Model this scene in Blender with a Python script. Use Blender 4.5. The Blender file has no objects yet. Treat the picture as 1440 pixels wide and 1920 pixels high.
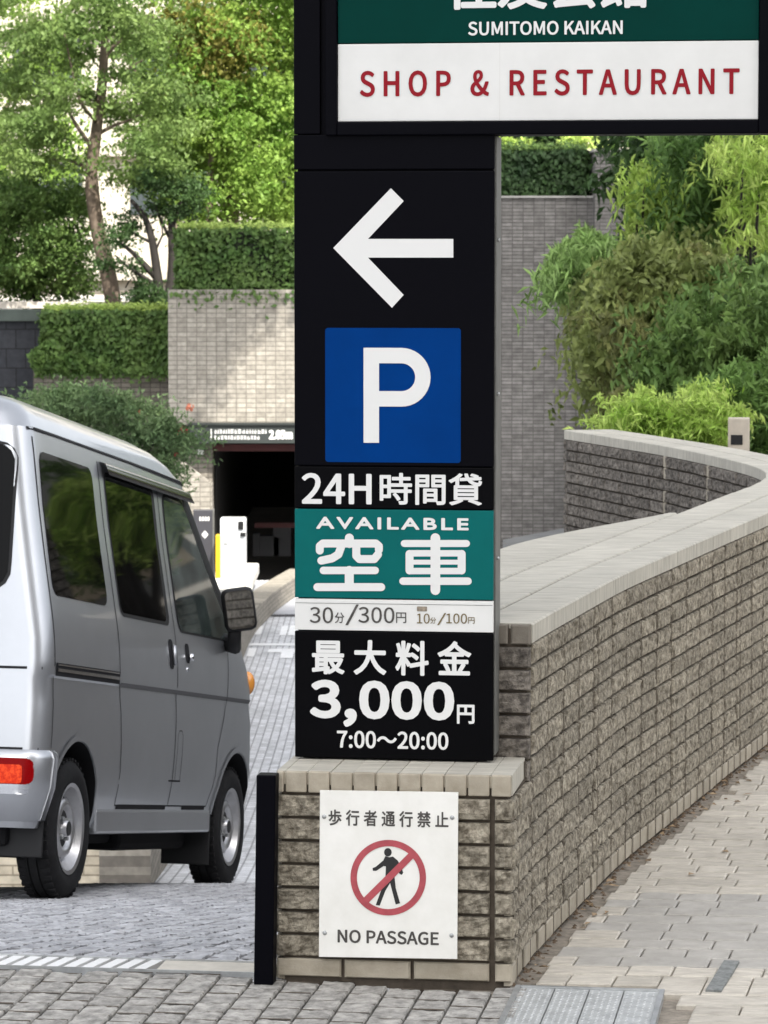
import bpy, bmesh, math, random, os
import numpy as np
from mathutils import Vector, Matrix, noise
R = math.radians
rnd = random.Random(7)
sc = bpy.context.scene
COL = sc.collection

# ---------------------------------------------------------------- camera, sky, sun, exposure
FPX = 6400.0                                   # focal length in pixels of the 1440x1920 photograph
PITCH = math.atan(470 / FPX)
CAMZ = 1.65
cd = bpy.data.cameras.new('camera')
cam = bpy.data.objects.new('camera', cd)
COL.objects.link(cam)
cam.location = (0, 0, CAMZ)
cam.rotation_euler = (R(90) - PITCH, 0, 0)
cd.sensor_fit = 'VERTICAL'
cd.sensor_height = 36
cd.lens = FPX / 1920 * 36
cd.clip_start = 0.1
cd.clip_end = 2000
cd.dof.use_dof = True
cd.dof.focus_distance = 8.0
cd.dof.aperture_fstop = 24
sc.camera = cam

SUN_EL, SUN_AZ = R(50), R(20)                   # sun behind the camera, a little to the right
w = bpy.data.worlds.new('World')
sc.world = w
w.use_nodes = True
nt = w.node_tree
bg = nt.nodes['Background']
sky = nt.nodes.new('ShaderNodeTexSky')
sky.sky_type = 'NISHITA'
sky.sun_disc = False
sky.sun_elevation = SUN_EL
sky.sun_rotation = math.pi - SUN_AZ
sky.air_density = 1.0
sky.dust_density = 4.0
sky.ozone_density = 0.4
hs = nt.nodes.new('ShaderNodeHueSaturation')
hs.inputs['Saturation'].default_value = 0.26
nt.links.new(sky.outputs[0], hs.inputs['Color'])
nt.links.new(hs.outputs[0], bg.inputs['Color'])
bg.inputs['Strength'].default_value = 0.15
sd = bpy.data.lights.new('sun', 'SUN')
sd.energy = 3.4
sd.angle = R(0.55)
sd.color = (1.0, 0.95, 0.86)
sun = bpy.data.objects.new('sun', sd)
COL.objects.link(sun)
sun.rotation_euler = (R(90) - SUN_EL, 0, SUN_AZ)
vs = sc.view_settings
vs.view_transform = 'Standard'
vs.look = 'None'
vs.gamma = 1
vs.exposure = 1.42
sc.cycles.max_bounces = 8
sc.cycles.transparent_max_bounces = 4


def W(px, py, Y):
    """world point on the plane y = Y seen at photo pixel (px, py)"""
    c, s = math.cos(PITCH), math.sin(PITCH)
    d = Vector((px - 720, FPX * c + (960 - py) * s, -FPX * s + (960 - py) * c))
    return Vector((0, 0, CAMZ)) + d * (Y / d.y)


# ---------------------------------------------------------------- materials
MATS = {}


def pm(name, col, rough=0.6, metal=0.0, var=0.0, vscale=8.0, bump=0.0, bscale=60.0, island=0.0,
       spec=0.4, col2=None, coat=0.0, trans=0.0, dist=0.004, detail=6, stretch=None, coatr=0.08, sharp=.18):
    m = bpy.data.materials.new(name)
    m.use_nodes = True
    n, l = m.node_tree.nodes, m.node_tree.links
    b = n['Principled BSDF']
    b.inputs['Base Color'].default_value = (*col, 1)
    b.inputs['Roughness'].default_value = rough
    b.inputs['Metallic'].default_value = metal
    b.inputs['Specular IOR Level'].default_value = spec
    if coat:
        b.inputs['Coat Weight'].default_value = coat
        b.inputs['Coat Roughness'].default_value = coatr
    tc = n.new('ShaderNodeTexCoord')
    src = tc.outputs['Object']
    if stretch:
        mp = n.new('ShaderNodeMapping')
        mp.inputs['Scale'].default_value = stretch
        l.new(src, mp.inputs['Vector'])
        src = mp.outputs[0]
    out = None
    if var or col2:
        t = n.new('ShaderNodeTexNoise')
        t.inputs['Scale'].default_value = vscale
        t.inputs['Detail'].default_value = detail
        t.inputs['Roughness'].default_value = 0.65
        l.new(src, t.inputs['Vector'])
        r = n.new('ShaderNodeValToRGB')
        r.color_ramp.elements[0].position = 0.5 - sharp
        r.color_ramp.elements[1].position = 0.5 + sharp
        c2 = col2 if col2 else tuple(min(1, c * (1 + var)) for c in col)
        c1 = col if col2 else tuple(c * (1 - var) for c in col)
        r.color_ramp.elements[0].color = (*c1, 1)
        r.color_ramp.elements[1].color = (*c2, 1)
        l.new(t.outputs['Fac'], r.inputs['Fac'])
        out = r.outputs['Color']
    if island:
        g = n.new('ShaderNodeNewGeometry')
        h = n.new('ShaderNodeHueSaturation')
        mr = n.new('ShaderNodeMapRange')
        mr.inputs['To Min'].default_value = 1 - island
        mr.inputs['To Max'].default_value = 1 + island
        l.new(g.outputs['Random Per Island'], mr.inputs['Value'])
        l.new(mr.outputs[0], h.inputs['Value'])
        if out:
            l.new(out, h.inputs['Color'])
        else:
            h.inputs['Color'].default_value = (*col, 1)
        out = h.outputs['Color']
    if out:
        l.new(out, b.inputs['Base Color'])
    if bump:
        t = n.new('ShaderNodeTexNoise')
        t.inputs['Scale'].default_value = bscale
        t.inputs['Detail'].default_value = 8
        t.inputs['Roughness'].default_value = 0.6
        l.new(src, t.inputs['Vector'])
        bp = n.new('ShaderNodeBump')
        bp.inputs['Strength'].default_value = bump
        bp.inputs['Distance'].default_value = dist
        l.new(t.outputs['Fac'], bp.inputs['Height'])
        l.new(bp.outputs[0], b.inputs['Normal'])
    if trans:
        tr = n.new('ShaderNodeBsdfTranslucent')
        mx = n.new('ShaderNodeMixShader')
        mx.inputs[0].default_value = trans
        if out:
            l.new(out, tr.inputs['Color'])
        else:
            tr.inputs['Color'].default_value = (*col, 1)
        l.new(b.outputs[0], mx.inputs[1])
        l.new(tr.outputs[0], mx.inputs[2])
        l.new(mx.outputs[0], n['Material Output'].inputs['Surface'])
    MATS[name] = m
    return m


def tile_mat(name, c1, c2, mortar, bw, rh, ms=0.004, rough=0.75, axes='xz', rot=0.0, bump=0.6, big=0.0, bigscale=0.6, offset=0.5):
    """running-bond tiles in real metres; axes picks the plane"""
    m = bpy.data.materials.new(name)
    m.use_nodes = True
    n, l = m.node_tree.nodes, m.node_tree.links
    b = n['Principled BSDF']
    b.inputs['Roughness'].default_value = rough
    b.inputs['Specular IOR Level'].default_value = 0.3
    tc = n.new('ShaderNodeTexCoord')
    sp = n.new('ShaderNodeSeparateXYZ')
    l.new(tc.outputs['Object'], sp.inputs[0])
    cb = n.new('ShaderNodeCombineXYZ')
    l.new(sp.outputs['xyz'.index(axes[0])], cb.inputs[0])
    l.new(sp.outputs['xyz'.index(axes[1])], cb.inputs[1])
    mp = n.new('ShaderNodeMapping')
    mp.inputs['Rotation'].default_value = (0, 0, rot)
    l.new(cb.outputs[0], mp.inputs['Vector'])
    br = n.new('ShaderNodeTexBrick')
    br.inputs['Scale'].default_value = 1.0
    br.offset = offset
    br.inputs['Brick Width'].default_value = bw
    br.inputs['Row Height'].default_value = rh
    br.inputs['Mortar Size'].default_value = ms
    br.inputs['Mortar Smooth'].default_value = 0.1
    br.inputs['Color1'].default_value = (*c1, 1)
    br.inputs['Color2'].default_value = (*c2, 1)
    br.inputs['Mortar'].default_value = (*mortar, 1)
    l.new(mp.outputs[0], br.inputs['Vector'])
    t = n.new('ShaderNodeTexNoise')
    t.inputs['Scale'].default_value = 14
    t.inputs['Detail'].default_value = 8
    l.new(tc.outputs['Object'], t.inputs['Vector'])
    t2 = n.new('ShaderNodeTexNoise')
    t2.inputs['Scale'].default_value = bigscale
    t2.inputs['Detail'].default_value = 4
    l.new(tc.outputs['Object'], t2.inputs['Vector'])
    mr = n.new('ShaderNodeMapRange')
    mr.inputs['From Min'].default_value = 0.3
    mr.inputs['From Max'].default_value = 0.7
    mr.inputs['To Min'].default_value = 0.78
    mr.inputs['To Max'].default_value = 1.2
    l.new(t.outputs['Fac'], mr.inputs['Value'])
    mr2 = n.new('ShaderNodeMapRange')
    mr2.inputs['From Min'].default_value = 0.3
    mr2.inputs['From Max'].default_value = 0.7
    mr2.inputs['To Min'].default_value = 1 - big
    mr2.inputs['To Max'].default_value = 1 + big
    l.new(t2.outputs['Fac'], mr2.inputs['Value'])
    mul = n.new('ShaderNodeMath')
    mul.operation = 'MULTIPLY'
    l.new(mr.outputs[0], mul.inputs[0])
    l.new(mr2.outputs[0], mul.inputs[1])
    h = n.new('ShaderNodeHueSaturation')
    l.new(br.outputs['Color'], h.inputs['Color'])
    l.new(mul.outputs[0], h.inputs['Value'])
    l.new(h.outputs[0], b.inputs['Base Color'])
    bp = n.new('ShaderNodeBump')
    bp.inputs['Strength'].default_value = bump
    bp.inputs['Distance'].default_value = 0.006
    ad = n.new('ShaderNodeMath')
    ad.operation = 'MULTIPLY_ADD'
    l.new(br.outputs['Fac'], ad.inputs[0])
    ad.inputs[1].default_value = -1.0
    l.new(t.outputs['Fac'], ad.inputs[2])
    l.new(ad.outputs[0], bp.inputs['Height'])
    l.new(bp.outputs[0], b.inputs['Normal'])
    MATS[name] = m
    return m


def leaf_mat(name, c1, c2, trans=0.35, island=0.35, vscale=1.2, spec=0.25):
    return pm(name, c1, rough=0.5, col2=c2, vscale=vscale, island=island, trans=trans, spec=spec, detail=3)


# ---------------------------------------------------------------- mesh helpers
def link_mesh(name, v, f, mats, parent=None, smooth=False, mi=None):
    me = bpy.data.meshes.new(name)
    me.from_pydata([tuple(p) for p in v], [], f)
    for m in (mats if isinstance(mats, (list, tuple)) else [mats]):
        me.materials.append(m)
    if mi is not None:
        me.polygons.foreach_set('material_index', mi)
    if smooth:
        me.polygons.foreach_set('use_smooth', [True] * len(me.polygons))
    me.update()
    o = bpy.data.objects.new(name, me)
    COL.objects.link(o)
    if parent:
        o.parent = parent
    return o


def tag(o, label, cat, group=None, kind=None):
    o['label'] = label
    o['category'] = cat
    if group:
        o['group'] = group
    if kind:
        o['kind'] = kind
    return o


def empty(name, loc=(0, 0, 0), rot=(0, 0, 0), label=None, cat=None, group=None):
    o = bpy.data.objects.new(name, None)
    COL.objects.link(o)
    o.location = loc
    o.rotation_euler = rot
    o.empty_display_size = 0.1
    if label:
        tag(o, label, cat, group)
    return o


def structure(o):
    o['kind'] = 'structure'
    return o


class MB:
    def __init__(s):
        s.v, s.f, s.mi = [], [], []

    def add(s, v, f, mi=0):
        k = len(s.v)
        s.v += [tuple(p) for p in v]
        s.f += [tuple(i + k for i in q) for q in f]
        s.mi += [mi] * len(f)

    def box(s, x0, x1, y0, y1, z0, z1, mi=0, M=None, ch=0.0):
        if ch <= 0:
            v = [(x, y, z) for z in (z0, z1) for y in (y0, y1) for x in (x0, x1)]
            f = [(0, 2, 3, 1), (4, 5, 7, 6), (0, 1, 5, 4), (2, 6, 7, 3), (0, 4, 6, 2), (1, 3, 7, 5)]
        else:
            bm = bmesh.new()
            bmesh.ops.create_cube(bm, size=1)
            for q in bm.verts:
                q.co = ((x0 + x1) / 2 + q.co.x * (x1 - x0), (y0 + y1) / 2 + q.co.y * (y1 - y0), (z0 + z1) / 2 + q.co.z * (z1 - z0))
            bmesh.ops.bevel(bm, geom=list(bm.edges), offset=ch, segments=2, affect='EDGES', profile=0.5)
            bm.verts.index_update()
            v = [q.co.copy() for q in bm.verts]
            f = [tuple(q.index for q in p.verts) for p in bm.faces]
            bm.free()
        if M:
            v = [M @ Vector(p) for p in v]
        s.add(v, f, mi)

    def tube(s, pts, rad, n=8, mi=0, cap=True, jit=0.0):
        pts = [Vector(p) for p in pts]
        if not isinstance(rad, (list, tuple)):
            rad = [rad] * len(pts)
        v, f = [], []
        for i, p in enumerate(pts):
            t = (pts[min(i + 1, len(pts) - 1)] - pts[max(i - 1, 0)]).normalized()
            a = t.cross(Vector((0.31, 0.95, 0.1)))
            if a.length < 0.1:
                a = t.cross(Vector((1, 0, 0)))
            a.normalize()
            b = t.cross(a)
            for k in range(n):
                w_ = 2 * math.pi * k / n
                r = rad[i] * (1 + rnd.uniform(-jit, jit))
                v.append(p + a * math.cos(w_) * r + b * math.sin(w_) * r)
        for i in range(len(pts) - 1):
            for k in range(n):
                f.append((i * n + k, i * n + (k + 1) % n, (i + 1) * n + (k + 1) % n, (i + 1) * n + k))
        if cap:
            f.append(tuple(range(n))[::-1])
            f.append(tuple((len(pts) - 1) * n + k for k in range(n)))
        s.add(v, f, mi)

    def lathe(s, prof, axis_o, ax, n=32, mi=0):
        """prof: (along axis, radius)"""
        ax = Vector(ax).normalized()
        a = ax.cross(Vector((0, 0, 1)))
        if a.length < 0.1:
            a = ax.cross(Vector((1, 0, 0)))
        a.normalize()
        b = ax.cross(a)
        o = Vector(axis_o)
        v, f = [], []
        for (h, r) in prof:
            for k in range(n):
                w_ = 2 * math.pi * k / n
                v.append(o + ax * h + (a * math.cos(w_) + b * math.sin(w_)) * r)
        for i in range(len(prof) - 1):
            for k in range(n):
                f.append((i * n + k, i * n + (k + 1) % n, (i + 1) * n + (k + 1) % n, (i + 1) * n + k))
        s.add(v, f, mi)

    def prism(s, poly, y0, y1, mi=0):
        """polygon in local (x,z), front at y0, back at y1"""
        n = len(poly)
        v = [(x, y0, z) for x, z in poly] + [(x, y1, z) for x, z in poly]
        f = [tuple(range(n)), tuple(range(2 * n - 1, n - 1, -1))] + [(i, i + n, (i + 1) % n + n, (i + 1) % n) for i in range(n)]
        s.add(v, f, mi)

    def obj(s, name, mats, parent=None, smooth=False, fix=False):
        o = link_mesh(name, s.v, s.f, mats, parent, smooth, s.mi)
        if fix:
            bm = bmesh.new()
            bm.from_mesh(o.data)
            bmesh.ops.recalc_face_normals(bm, faces=bm.faces)
            bm.to_mesh(o.data)
            bm.free()
        return o


def autosmooth(o, ang=40):
    me = o.data
    me.polygons.foreach_set('use_smooth', [True] * len(me.polygons))
    me.set_sharp_from_angle(angle=R(ang))


FONT_CJK = None
try:
    FONT_CJK = bpy.data.fonts.load(os.path.join(bpy.utils.system_resource('DATAFILES', path='fonts'), 'Noto Sans CJK Regular.woff2'))
except Exception:
    pass


def text(name, s, rect, yf, mat, parent, bold=0.0, ext=0.0012, spacing=1.0, font='cjk', skew=None):
    """lettering fitted to rect (x0, z0, x1, z1) on the plane y = yf, facing -y"""
    c = bpy.data.curves.new('t', 'FONT')
    c.body = s
    c.size = 1
    c.space_character = spacing
    if font == 'cjk' and FONT_CJK:
        c.font = FONT_CJK
    c.resolution_u = 4
    o = bpy.data.objects.new('t', c)
    COL.objects.link(o)
    bpy.context.view_layer.update()
    me0 = bpy.data.meshes.new_from_object(o.evaluated_get(bpy.context.evaluated_depsgraph_get()))
    bpy.data.objects.remove(o)
    bpy.data.curves.remove(c)
    co = np.array([q.co[:] for q in me0.vertices])
    fc = [tuple(q.vertices) for q in me0.polygons]
    bpy.data.meshes.remove(me0)
    mn, mx = co.min(0), co.max(0)
    x0, z0, x1, z1 = rect
    rad = bold * (z1 - z0)                            # heavier strokes: copies shifted round a small circle
    fx = x0 + rad + (co[:, 0] - mn[0]) / (mx[0] - mn[0]) * (x1 - x0 - 2 * rad)
    fz = z0 + rad + (co[:, 1] - mn[1]) / (mx[1] - mn[1]) * (z1 - z0 - 2 * rad)
    mb = MB()
    shifts = [(0, 0)] + ([(math.cos(2 * math.pi * k / 12) * rad, math.sin(2 * math.pi * k / 12) * rad) for k in range(12)] if rad > 0 else [])
    for k, (dx, dz) in enumerate(shifts):
        mb.add([(a + dx, yf - ext - k * .00003, b + dz) for a, b in zip(fx, fz)], fc)
    return mb.obj(name, [mat], parent)


def catmull(pts, step):
    P = [Vector(p) for p in pts]
    out = []
    for i in range(len(P) - 1):
        p0, p1, p2, p3 = P[max(i - 1, 0)], P[i], P[i + 1], P[min(i + 2, len(P) - 1)]
        n = max(2, int((p2 - p1).length / step))
        for k in range(n):
            t = k / n
            out.append(0.5 * ((2 * p1) + (p2 - p0) * t + (2 * p0 - 5 * p1 + 4 * p2 - p3) * t * t + (3 * p1 - p0 - 3 * p2 + p3) * t ** 3))
    out.append(P[-1])
    return out


def brick(mb, mapf, s0, s1, z0, z1, amp, nx, nz, back=0.02, mi=0, cham=0.003, dome=0.0):
    """one brick: front face grid with a rough split face, mapped to the wall by mapf(s, z, out)"""
    v, f = [], []
    off = rnd.uniform(0, 1000)
    base = rnd.uniform(-0.0015, 0.0015)
    ex, ez = min(0.004, (s1 - s0) * 0.1), min(0.003, (z1 - z0) * 0.1)
    S = [s0, s0 + ex] + [s0 + ex + (s1 - s0 - 2 * ex) * i / nx for i in range(1, nx)] + [s1 - ex, s1]
    Z = [z0, z0 + ez] + [z0 + ez + (z1 - z0 - 2 * ez) * i / nz for i in range(1, nz)] + [z1 - ez, z1]
    ns, nzz = len(S), len(Z)
    for j, z in enumerate(Z):
        for i, s in enumerate(S):
            if i in (0, ns - 1) or j in (0, nzz - 1):
                d = base - cham
            else:
                d = base
                if amp:
                    q = noise.noise(Vector((s * 34 + off, z * 36, off))) * 0.7 + noise.noise(Vector((s * 85 + off, z * 85, 3 + off))) * 0.6
                    d += amp * (q + 0.35)
            v.append(mapf(s, z, d))
    for j in range(nzz - 1):
        for i in range(ns - 1):
            f.append((j * ns + i, j * ns + i + 1, (j + 1) * ns + i + 1, (j + 1) * ns + i))
    rim = [i for i in range(ns)] + [j * ns + ns - 1 for j in range(1, nzz)] + [(nzz - 1) * ns + i for i in range(ns - 2, -1, -1)] + [j * ns for j in range(nzz - 2, 0, -1)]
    k = len(v)
    for r_ in rim:
        j, i = divmod(r_, ns)
        v.append(mapf(S[i], Z[j], -back))
    m = len(rim)
    for i in range(m):
        f.append((rim[i], k + i, k + (i + 1) % m, rim[(i + 1) % m]))
    mb.add(v, f, mi)


# ---------------------------------------------------------------- site frame
A8 = R(8)
U = Vector((math.cos(A8), -math.sin(A8), 0))
V = Vector((math.sin(A8), math.cos(A8), 0))
P0 = W(960, 1852, 1.0)                                # ray to the plinth's front right foot ...
P0 = Vector((0, 0, CAMZ)) + (P0 - Vector((0, 0, CAMZ))) * (CAMZ / (CAMZ - P0.z))   # ... on the ground
P0.z = 0


def site(a, b, z=0.0):
    return P0 + U * a + V * b + Vector((0, 0, z))


def on_site_plane(px, py, b):
    """local (a, z) of the photo pixel on the vertical plane at depth b of the site frame"""
    c, s = math.cos(PITCH), math.sin(PITCH)
    d = Vector((px - 720, FPX * c + (960 - py) * s, -FPX * s + (960 - py) * c))
    o = Vector((0, 0, CAMZ))
    t = ((P0 + V * b - o).dot(V)) / d.dot(V)
    p = o + d * t
    return (p - P0).dot(U), p.z


RZ = [(-60, 0), (7.9, 0), (8.3, -0.045), (9.5, -.235), (11, -.475), (12.95, -.787), (14.3, -.988), (15.4, -1.185), (17, -1.52), (19, -1.92), (21, -2.22),
      (25, -2.60), (32, -2.98), (40, -3.17), (46, -3.23), (52, -3.25), (75, -3.25)]


def ramp_z(y):
    for i in range(len(RZ) - 1):
        if y <= RZ[i + 1][0]:
            (x0, z0), (x1, z1) = RZ[i], RZ[i + 1]
            t = max(0, (y - x0) / (x1 - x0))
            m0 = (RZ[i + 1][1] - RZ[max(i - 1, 0)][1]) / (RZ[i + 1][0] - RZ[max(i - 1, 0)][0])
            j = min(i + 2, len(RZ) - 1)
            m1 = (RZ[j][1] - RZ[i][1]) / (RZ[j][0] - RZ[i][0])
            h = x1 - x0
            if i == 0 or h > 20:
                return z0 + (z1 - z0) * t
            return ((2 * t ** 3 - 3 * t * t + 1) * z0 + (t ** 3 - 2 * t * t + t) * h * m0 + (-2 * t ** 3 + 3 * t * t) * z1 + (t ** 3 - t * t) * h * m1)
    return RZ[-1][1]


# ---------------------------------------------------------------- wall curve
OUT = catmull([(P0.x, P0.y, 0), (.357, 8.03, 0), (.49, 8.6, 0), (.655, 9.28, 0), (.835, 9.92, 0), (1.07, 10.75, 0), (1.285, 11.5, 0), (1.505, 12.3, 0),
               (1.69, 13.0, 0), (1.79, 13.6, 0), (1.795, 14.2, 0), (1.71, 14.9, 0), (1.555, 15.75, 0), (1.37, 16.5, 0), (1.16, 17.3, 0)], 0.06)
SL = [0.0]
for i in range(1, len(OUT)):
    SL.append(SL[-1] + (OUT[i] - OUT[i - 1]).length)
STOT = SL[-1]


def curve_at(s):
    s = max(0.0, min(STOT, s))
    lo, hi = 0, len(SL) - 1
    while hi - lo > 1:
        m = (lo + hi) // 2
        if SL[m] <= s:
            lo = m
        else:
            hi = m
    t = (s - SL[lo]) / (SL[hi] - SL[lo])
    p = OUT[lo].lerp(OUT[hi], t)
    a = OUT[min(lo + 2, len(OUT) - 1)] - OUT[max(lo - 1, 0)]
    a.normalize()
    return p, a, Vector((a.y, -a.x, 0))


def wall_w(s):
    y = curve_at(s)[0].y
    if y < 10.0:
        return 0.52
    if y < 11.9:
        t = (y - 10) / 1.9
        return 0.52 + (0.29 - 0.52) * (t * t * (3 - 2 * t))
    return 0.29 - 0.03 * min(1, (y - 11.9) / 2)


def outer_map(s, z, d):
    p, t, n = curve_at(s)
    return p + n * d + Vector((0, 0, z))


def inner_map(s, z, d):
    p, t, n = curve_at(s)
    return p - n * (wall_w(s) + d) + Vector((0, 0, z))


# ---------------------------------------------------------------- material library
M_brick = pm('split_brick', (.125, .107, .08), rough=.85, col2=(.40, .36, .285), vscale=52, sharp=.13, bump=1.0, bscale=130, island=.14, dist=.008, spec=.2)
M_brick_shaded = pm('split_brick_shaded', (.075, .066, .058), rough=.85, col2=(.24, .215, .185), vscale=46, sharp=.12, bump=1.0, bscale=120, island=.16, dist=.008, spec=.2)  # split brick again, darkened in colour for the faces in shade
M_smooth_shaded = pm('smooth_tile_shaded', (.13, .115, .095), rough=.75, col2=(.20, .18, .15), vscale=20, bump=.25, bscale=200, island=.08, spec=.25)  # smooth tile darkened to paint the shade behind the sign column
M_smooth = pm('smooth_tile', (.29, .255, .195), rough=.7, col2=(.42, .375, .30), vscale=14, bump=.25, bscale=200, island=.08, spec=.25)
M_coping = pm('coping_tile', (.33, .31, .265), rough=.65, col2=(.51, .485, .415), vscale=9, bump=.25, bscale=90, island=.07, spec=.3, stretch=(1, 6, 1))
M_mortar = pm('mortar', (.085, .07, .055), rough=.95, var=.3, vscale=20, bump=.4, bscale=150, spec=.1)
M_sett = pm('paving_sett', (.24, .245, .26), rough=.75, col2=(.50, .505, .525), vscale=16, bump=.7, bscale=30, island=.14, dist=.01, spec=.3)
M_sett_warm = pm('paving_sett_warm', (.185, .178, .165), rough=.8, col2=(.42, .405, .375), vscale=26, sharp=.14, bump=.9, bscale=36, island=.10, dist=.01, spec=.25)
M_walk = pm('walk_brick', (.375, .345, .295), rough=.8, col2=(.565, .525, .455), vscale=16, bump=.5, bscale=120, island=.10, spec=.25, stretch=(1, 3, 1))
M_walk_grey = pm('walk_brick_grey', (.335, .318, .288), rough=.8, col2=(.44, .42, .385), vscale=16, bump=.35, bscale=140, island=.06, spec=.25)
M_joint = pm('sand_joint', (.27, .24, .20), rough=.95, var=.35, vscale=30, bump=.4, bscale=200, spec=.1)
M_ramp = tile_mat('ramp_setts', (.42, .43, .45), (.56, .57, .595), (.24, .245, .255), .16, .08, .007, axes='yx', rot=0.0, bump=.8, big=.12)
M_black = pm('black_paint', (.0013, .0013, .003), rough=.5, spec=.05, bump=.06, bscale=260)
M_blackgloss = pm('black_panel', (.0013, .0013, .002), rough=.4, spec=.05, var=.3, vscale=6)
M_grey_metal = pm('grey_metal', (.16, .16, .15), rough=.5, metal=.4, var=.2, vscale=10)
M_white = pm('white_acrylic', (.66, .66, .64), rough=.4, spec=.25, col2=(.73, .73, .71), vscale=5)
M_plate = pm('white_plate', (.74, .73, .68), rough=.45, spec=.4, col2=(.84, .83, .79), vscale=9, bump=.05, bscale=40)
M_text_w = pm('white_lettering', (.70, .70, .685), rough=.4)
M_green = pm('dark_green_panel', (.0, .034, .027), rough=.4, var=.12, vscale=3, spec=.04)
M_teal = pm('teal_panel', (.0, .112, .108), rough=.35, var=.1, vscale=4, spec=.1)
M_blue = pm('blue_panel', (.0, .034, .175), rough=.4, var=.1, vscale=5, spec=.03)
M_red_text = pm('dark_red_lettering', (.26, .010, .018), rough=.45, spec=.1)
M_ring = pm('faded_red', (.40, .07, .085), rough=.5, var=.2, vscale=25)
M_grey_text = pm('charcoal_lettering', (.065, .06, .055), rough=.6, var=.4, vscale=40)
M_brown_text = pm('brown_lettering', (.16, .12, .05), rough=.6)
M_dark_text = pm('black_lettering', (.018, .018, .018), rough=.6)
M_steel = pm('galvanised_steel', (.42, .43, .43), rough=.45, metal=.7, var=.25, vscale=12, bump=.1)

# ================================================================ setting: ground, ramp, sidewalk
def sheet(name, xs, ys, zf, mat):
    v = [(x, y, zf(x, y)) for y in ys for x in xs]
    n = len(xs)
    f = [(j * n + i, j * n + i + 1, (j + 1) * n + i + 1, (j + 1) * n + i) for j in range(len(ys) - 1) for i in range(n - 1)]
    return structure(link_mesh(name, v, f, mat, smooth=True))


M_ground = pm('bare_ground', (.16, .15, .13), rough=.9, col2=(.24, .22, .19), vscale=.6, bump=.4, bscale=8)
sheet('ground', [-400, 400], [-400, 600], lambda x, y: -3.6, M_ground)

# ramp: right edge hides inside the wall
ys = [-30, -10, 0, 4, 6, 7.0, 7.4, 7.7] + [7.9 + .25 * i for i in range(54)] + [21.5 + i for i in range(32)]
v, f = [], []
NX = 9
for j, y in enumerate(ys):
    if y <= P0.y + .02:
        xr = P0.x - .04
    elif y <= 17.2:
        s = min(range(0, 400), key=lambda k: abs(curve_at(STOT * k / 400)[0].y - y)) * STOT / 400
        xr = curve_at(s)[0].x - wall_w(s) * .5
    else:
        xr = 1.02 + min(1, (y - 17.2) / 22) * 1.4
    for i in range(NX):
        x = -14 + (xr + 14) * (i / (NX - 1)) ** .5
        v.append((x, y, ramp_z(y) - .012))
for j in range(len(ys) - 1):
    for i in range(NX - 1):
        f.append((j * NX + i, j * NX + i + 1, (j + 1) * NX + i + 1, (j + 1) * NX + i))
structure(link_mesh('ramp_road', v, f, M_ramp, smooth=True))


def paving(name, mats, pitch_a, pitch_b, a0, a1, b0, b1, amp, keep, gap=.006, na=2, nb=3, lift=0.0, ea=U, eb=V, zf=ramp_z, pick=None):
    mb = MB()

    def mp(s, z, d):
        p = P0 + ea * z + eb * s
        return (p.x, p.y, zf(p.y) + lift + d)
    na_ = int(round((a1 - a0) / pitch_a))
    for i in range(na_):
        a = a0 + i * pitch_a
        o = rnd.uniform(0, pitch_b)
        b = b0 - o
        while b < b1:
            ln = pitch_b * rnd.uniform(.82, 1.25)
            s0, s1 = max(b, b0), min(b + ln, b1)
            if s1 - s0 > .04:
                c = P0 + ea * (a + pitch_a / 2) + eb * ((s0 + s1) / 2)
                if keep(c.x, c.y, a, (s0 + s1) / 2):
                    jw = .0055 * rnd.uniform(.5, 1.2)
                    mb.add([mp(s1 - jw, a + .004, .0006), mp(s1 - jw, a + pitch_a - .004, .0006), mp(s1 + jw, a + pitch_a - .004, .0006), mp(s1 + jw, a + .004, .0006)], [(0, 1, 2, 3)], len(mats) - 1)
                    brick(mb, mp, s0 + gap * .9, s1 - gap * .9, a + gap * .9, a + pitch_a - gap * .9, amp, nb, na, back=.02,
                          mi=pick(c.x, c.y) if pick else 0, cham=.0028)
            b += ln
    # faces were laid out for a wall (s right, z up, out towards viewer): flip for a floor seen from above
    mb.f = [q[::-1] for q in mb.f]
    return structure(mb.obj(name, mats))


inner_edge = lambda y: (curve_at(max(0, (y - P0.y) / math.cos(R(14))))[0].x - .3) if y > P0.y else P0.x
paving('ramp_paving', [M_sett, M_mortar], .08, .13, -2.6, .3, .19, 7.4, .0065, lambda x, y, a, b: x < inner_edge(y) and (a < -.56 or b > .45), gap=.004, nb=6, na=4)
paving('entrance_paving', [M_sett_warm, M_mortar], .08, .095, -2.2, .0, -1.2, .045, .0038, lambda x, y, a, b: a < -.56 or b < -.015, gap=.003, nb=8, na=7)
sheet('entrance_bed', [-14, P0.x + .1], [-12, 8.4], lambda x, y: -.012 if y < 8 else -.07, M_joint)

# sidewalk bed and brick
EA = Vector((math.cos(R(4)), -math.sin(R(4)), 0))
EB = Vector((math.sin(R(11)), math.cos(R(11)), 0))


def outer_x(y):
    if y < P0.y:
        return P0.x - 5
    if y > 17.2:
        return 1.2
    return min((abs(p.y - y), p.x) for p in OUT)[1]


mbS = MB()
yy = [-30, 0, 5, 7, 7.7] + [7.8 + .3 * i for i in range(30)]
vv = []
for y in yy:
    xl = P0.x - .02 if y < P0.y else outer_x(y) - .1
    vv += [(xl, y, -.012), (14, y, -.012)]
mbS.add(vv, [(2 * i, 2 * i + 1, 2 * i + 3, 2 * i + 2) for i in range(len(yy) - 1)])
structure(mbS.obj('sidewalk', [M_joint]))


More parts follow.
